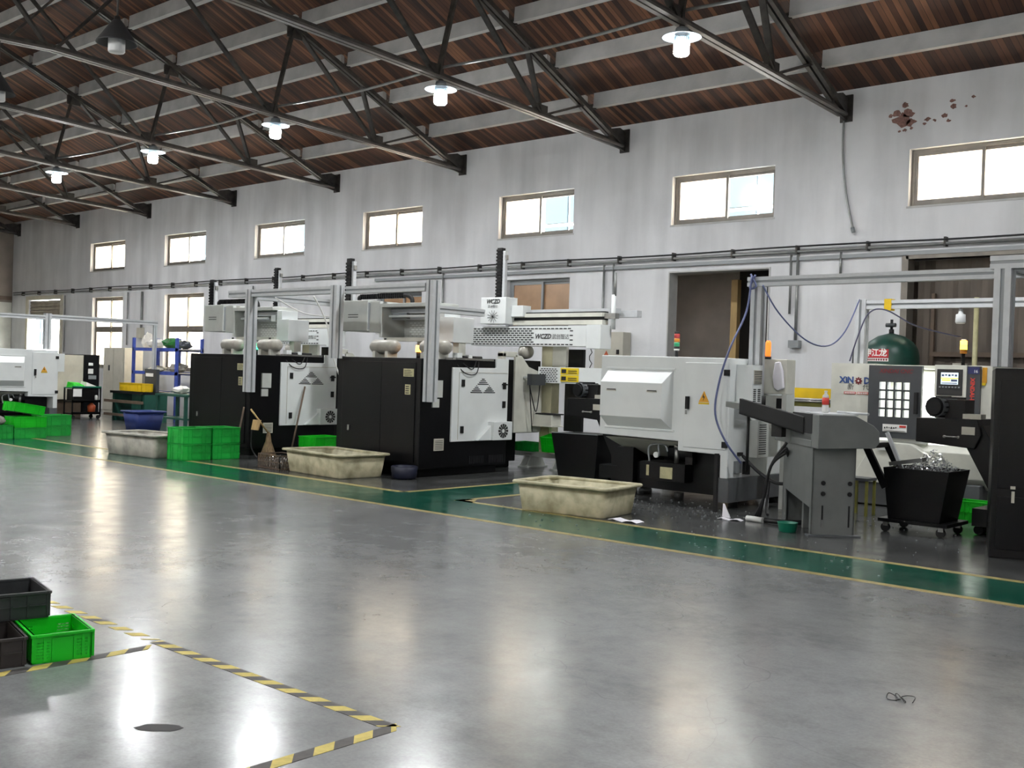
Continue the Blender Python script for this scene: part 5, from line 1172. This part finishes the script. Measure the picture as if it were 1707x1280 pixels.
g = MB((-25.85, 13.08, .146)); g.m('orange_plastic').lathe((-25.85, 13.08, .146), [(.09, 0), (.1, .18), (.04, .24), (.03, .26)], 14); one(g, 'orange_can', 'orange can on the lower shelf of the black trolley', 'can')
g = MB((-25.8, 13.17, .446)); g.m('print_white').lathe((-25.8, 13.17, .446), [(.04, 0), (.04, .12), (.025, .15)], 12); one(g, 'white_jar', 'white jar on the middle shelf of the black trolley', 'jar')
g = MB((-25.9, 12.7, .786)); g.m('green_crate').hexa([(-26.1, 12.54, .786), (-25.74, 12.54, .786), (-25.74, 12.86, .786), (-26.1, 12.86, .786)], [(-26.08, 12.56, .92), (-25.8, 12.58, .88), (-25.8, 12.84, .84), (-26.08, 12.84, .9)]); one(g, 'green_bundle', 'green bundle on the green tray of the black trolley', 'bundle')
g = MB((-25.9, 13.0, .786)); g.m('bag_white').hexa([(-26.1, 12.88, .786), (-25.74, 12.88, .786), (-25.74, 13.2, .786), (-26.1, 13.2, .786)], [(-26.06, 12.9, .94), (-25.78, 12.9, .92), (-25.78, 13.16, .82), (-26.06, 13.16, .84)]); one(g, 'white_cloth', 'white cloth on the right of the black trolley top', 'cloth')
O = (-28.1, 15.1, 0)
t = thing('steel_cabinet', 'tall grey cabinet standing before the far tall window', 'cabinet', O)
g = MB(O); g.m('cabinet_grey').box(-28.72, -27.55, 14.85, 15.4, .03, 1.84); g.build('body', t, .01)
g = MB(O); g.m('cabinet_grey').box(-28.68, -28.15, 14.835, 14.85, .1, 1.8).box(-28.12, -27.6, 14.835, 14.85, .1, 1.8); g.build('doors', t, .004)
g = MB(O); g.m('door_grey').box(-28.4, -28.32, 14.825, 14.835, 1.2, 1.35); g.build('vent', t)
# blue rack with goods
O = (-25.4, 14.6, 0)
t = thing('storage_rack', 'blue storage rack before the second tall window', 'rack', O)
for x in (-26.15, -25.1, -24.05):
    for y in (14.3, 15.0):
        g = MB(O); g.m('blue_rack').box(x, x+.08, y, y+.06, 0, 2.1); g.build('upright', t)
for z in (.7, 1.22, 1.82):
    g = MB(O); g.m('blue_rack').box(-26.15, -23.97, 14.3, 14.34, z-.06, z+.02).box(-26.15, -23.97, 15.02, 15.06, z-.06, z+.02); g.m('cabinet_grey').box(-26.13, -23.99, 14.34, 15.02, z-.02, z); g.build('shelf', t)
def blob(x, y, z, rx, ry, rz_, mm, nm, lb, cat, seed):
    g = MB((x, y, z)); g.m(mm); rn = random.Random(seed); n = 12; rings = []
    for k in range(6):
        ph = PI*k/5-.5*PI; R = []
        for i in range(n):
            a = 2*PI*i/n; q = rn.uniform(.8, 1.15); R.append(g.v((x+rx*math.cos(ph)*math.cos(a)*q, y+ry*math.cos(ph)*math.sin(a)*q, z+max(0, rz_*(1+math.sin(ph))*(q if k > 1 else 1)))))
        rings.append(R)
    for A, B in zip(rings, rings[1:]):
        for i in range(n): g.f([A[i], A[(i+1) % n], B[(i+1) % n], B[i]])
    g.f(rings[0][::-1]); g.f(rings[-1]); return one(g, nm, lb, cat)
blob(-25.6, 14.66, 1.822, .36, .2, .13, 'bag_white', 'white_bag', 'white plastic bags on the top of the blue rack, left end', 'bag', 1)
blob(-26.02, 14.66, 1.822, .045, .18, .2, 'bag_white', 'white_bag', 'upright white bag against the left upright of the blue rack', 'bag', 6)
blob(-24.75, 14.66, 1.822, .42, .2, .13, 'bag_green', 'green_bag', 'dark green bundle on the top of the blue rack', 'bundle', 2)
blob(-24.18, 14.66, 1.822, .14, .2, .1, 'door_grey', 'dark_bag', 'dark bag at the right end of the blue rack top', 'bag', 3)
blob(-25.5, 14.66, 1.222, .3, .22, .08, 'cabinet_grey', 'grey_bundle', 'grey bundle on the middle shelf of the blue rack', 'bundle', 4)
blob(-24.5, 14.66, 1.222, .35, .22, .12, 'grey_cloth', 'parts_heap', 'heap of small parts on the right of the middle blue shelf', 'heap', 5)
# bench machine with yellow tray
O = (-24.9, 13.6, 0)
t = thing('work_bench', 'dark workbench with an upright dark screen, left of the blue bin', 'bench', O)
g = MB(O); g.m('black_paint').box(-25.9, -24.3, 13.3, 14.0, .68, .74); g.m('brown_metal').box(-26.1, -24.3, 13.25, 13.32, .45, .52).box(-26.1, -24.3, 13.25, 13.32, .12, .18); g.build('top', t)
for x in (-25.85, -24.4):
    g = MB(O); g.m('dark_teal').box(x, x+.1, 13.35, 13.95, 0, .68); g.build('leg', t)
g = MB(O); g.m('dark_teal').box(-25.0, -24.55, 13.4, 13.9, .05, .68); g.build('drawer_unit', t)
g = MB(O); g.m('door_grey').box(-24.95, -24.4, 13.7, 13.78, .74, 1.3); g.m('print_white').box(-24.9, -24.55, 13.695, 13.7, 1.12, 1.2); g.build('screen', t)
t.location.x += .55
crate('yellow_tray', 'yellow plastic tray on the dark workbench', 'tray', (-24.45, 13.5, .744), 0, 1.1, .3, .2, 'yellow')
O = (-21.9, 13.2, 0)
t = thing('green_table', 'green steel table with white rags, right behind the blue bin', 'table', O)
g = MB(O); g.m('dark_teal').box(-22.5, -21.2, 12.9, 13.5, .72, .77).box(-22.4, -21.3, 12.95, 13.45, .2, .24); g.build('top', t)
for x in (-22.48, -21.3):
    for y in (12.92, 13.42): 
        g = MB(O); g.m('dark_teal').box(x, x+.07, y, y+.06, 0, .72); g.build('leg', t)
blob(-21.9, 13.2, .77, .28, .2, .09, 'bag_white', 'white_rag', 'crumpled white rags on the green table', 'rag', 8)
g = MB((-21, 12.3, 0)); g.m('grey_white').box(-18.75, -17.68, 11.5, 12.2, .78, .92); g.m('old_white').prism([(11.3, .5), (11.9, .5), (11.85, 1.6), (11.45, 1.6)], 'x', -17.75, -17.68); g.m('black_paint').box(-18.6, -17.68, 11.5, 12.6, 0, .5); one(g, 'side_feeder', 'white sheet-metal feeder arm left of the left black machine', 'feeder')

# ---------------------------------------------------------------- hazard tape and marks on the floor
def tape(p, q, w, s_, lb, worn=0., ph=0.):
    p, q = Vector((*p, 0)), Vector((*q, 0)); d = (q-p).normalized(); L = (q-p).length; nrm = Vector((-d.y, d.x, 0)); g = MB(p); rn = random.Random(int(L*100)); u = -w+ph*0; i = 0
    while u < L:
        a, b = max(u, 0), min(u+s_, L)
        if b > a and not (worn and i % 2 and rn.random() < worn):
            g.m('tape_yellow' if i % 2 == 0 else 'tape_black'); k = w*.9
            A = [p+d*a-nrm*w/2, p+d*b-nrm*w/2, p+d*min(b+k, L)+nrm*w/2, p+d*min(a+k, L)+nrm*w/2]
            g.hexa([(v.x, v.y, .0003) for v in A], [(v.x, v.y, .0018) for v in A])
        u += s_; i += 1
    return one(g, 'hazard_tape', lb, 'tape', 'black and yellow tape on the floor')
tape((-3.3, 3.03), (-5.2, 3.03), .07, .088, 'long black and yellow hazard tape running along the hall, its near half')
tape((-5.22, 3.03), (-9.5, 3.03), .07, .088, 'worn far half of the long hazard tape, beyond the tape junction', .6)
tape((-3.31, 3.08), (-3.31, 1.5), .07, .1, 'short black and yellow tape running to the bottom edge from the tape corner')
tape((-5.12, 2.98), (-5.12, 1.2), .07, .1, 'black and yellow tape under the green crate at the lower left')
g = MB((-3.96, 2.35, 0)); g.m('stain')
n = 16; g.prism([(-3.96+.075*math.cos(2*PI*i/n)*(1+.15*math.sin(i*2.3))-.02*math.sin(2*PI*i/n), 2.33+.045*math.sin(2*PI*i/n)+.06*math.cos(2*PI*i/n)) for i in range(n)], 'z', .0003, .001); one(g, 'oil_stain', 'dark oval oil stain on the floor inside the hazard tape corner', 'stain')

# ---------------------------------------------------------------- camera, light, colour
f_px, yaw, pit, rol = 1787.3748, math.radians(41.777), math.radians(-.6), math.radians(1.86)
cy, sy, cp, sp, cr, sr = math.cos(yaw), math.sin(yaw), math.cos(pit), math.sin(pit), math.cos(rol), math.sin(rol)
fw = Vector((-sy*cp, cy*cp, sp)); r0 = Vector((cy, sy, 0)); u0 = r0.cross(fw); R_ = cr*r0+sr*u0; U_ = -sr*r0+cr*u0
cam = bpy.data.cameras.new('camera'); co = bpy.data.objects.new('camera', cam); COL.objects.link(co); sc.camera = co
mt = Matrix(((R_.x, U_.x, -fw.x, 0), (R_.y, U_.y, -fw.y, 0), (R_.z, U_.z, -fw.z, 1.5), (0, 0, 0, 1))); co.matrix_world = mt
cam.sensor_fit = 'HORIZONTAL'; cam.sensor_width = 36; cam.lens = f_px/1707*36; cam.clip_end = 300
wd = bpy.data.worlds.new('sky'); sc.world = wd; wd.use_nodes = True
bg = wd.node_tree.nodes['Background']; bg.inputs['Color'].default_value = (.93, .97, 1, 1); bg.inputs['Strength'].default_value = SKY = 70
def portal(x, z, w, h, y, out):
    l = bpy.data.lights.new('daylight_portal', 'AREA'); l.shape = 'RECTANGLE'; l.size = w; l.size_y = h; l.cycles.is_portal = True
    o = bpy.data.objects.new('daylight_portal', l); COL.objects.link(o); o.location = (x, y, z); o.rotation_euler = (-PI/2 if out else PI/2, 0, 0)
for a, b, c, d in [(p, q, ZB, ZT) for p, q in HW]+LOW+DOOR[:1]: portal((a+b)/2, (c+d)/2, b-a, d-c, 16.2, True)
for a, b, c, d in FH: portal((a+b)/2, (c+d)/2, b-a, d-c, YF-.2, False)
vs = sc.view_settings; vs.view_transform = 'Standard'; vs.look = 'None'; vs.gamma = 1; vs.use_curve_mapping = False; vs.exposure = .76
sc.cycles.use_denoising = True
sc.cycles.max_bounces = 8; sc.cycles.diffuse_bounces = 5; sc.cycles.transparent_max_bounces = 12; sc.cycles.sample_clamp_indirect = 6
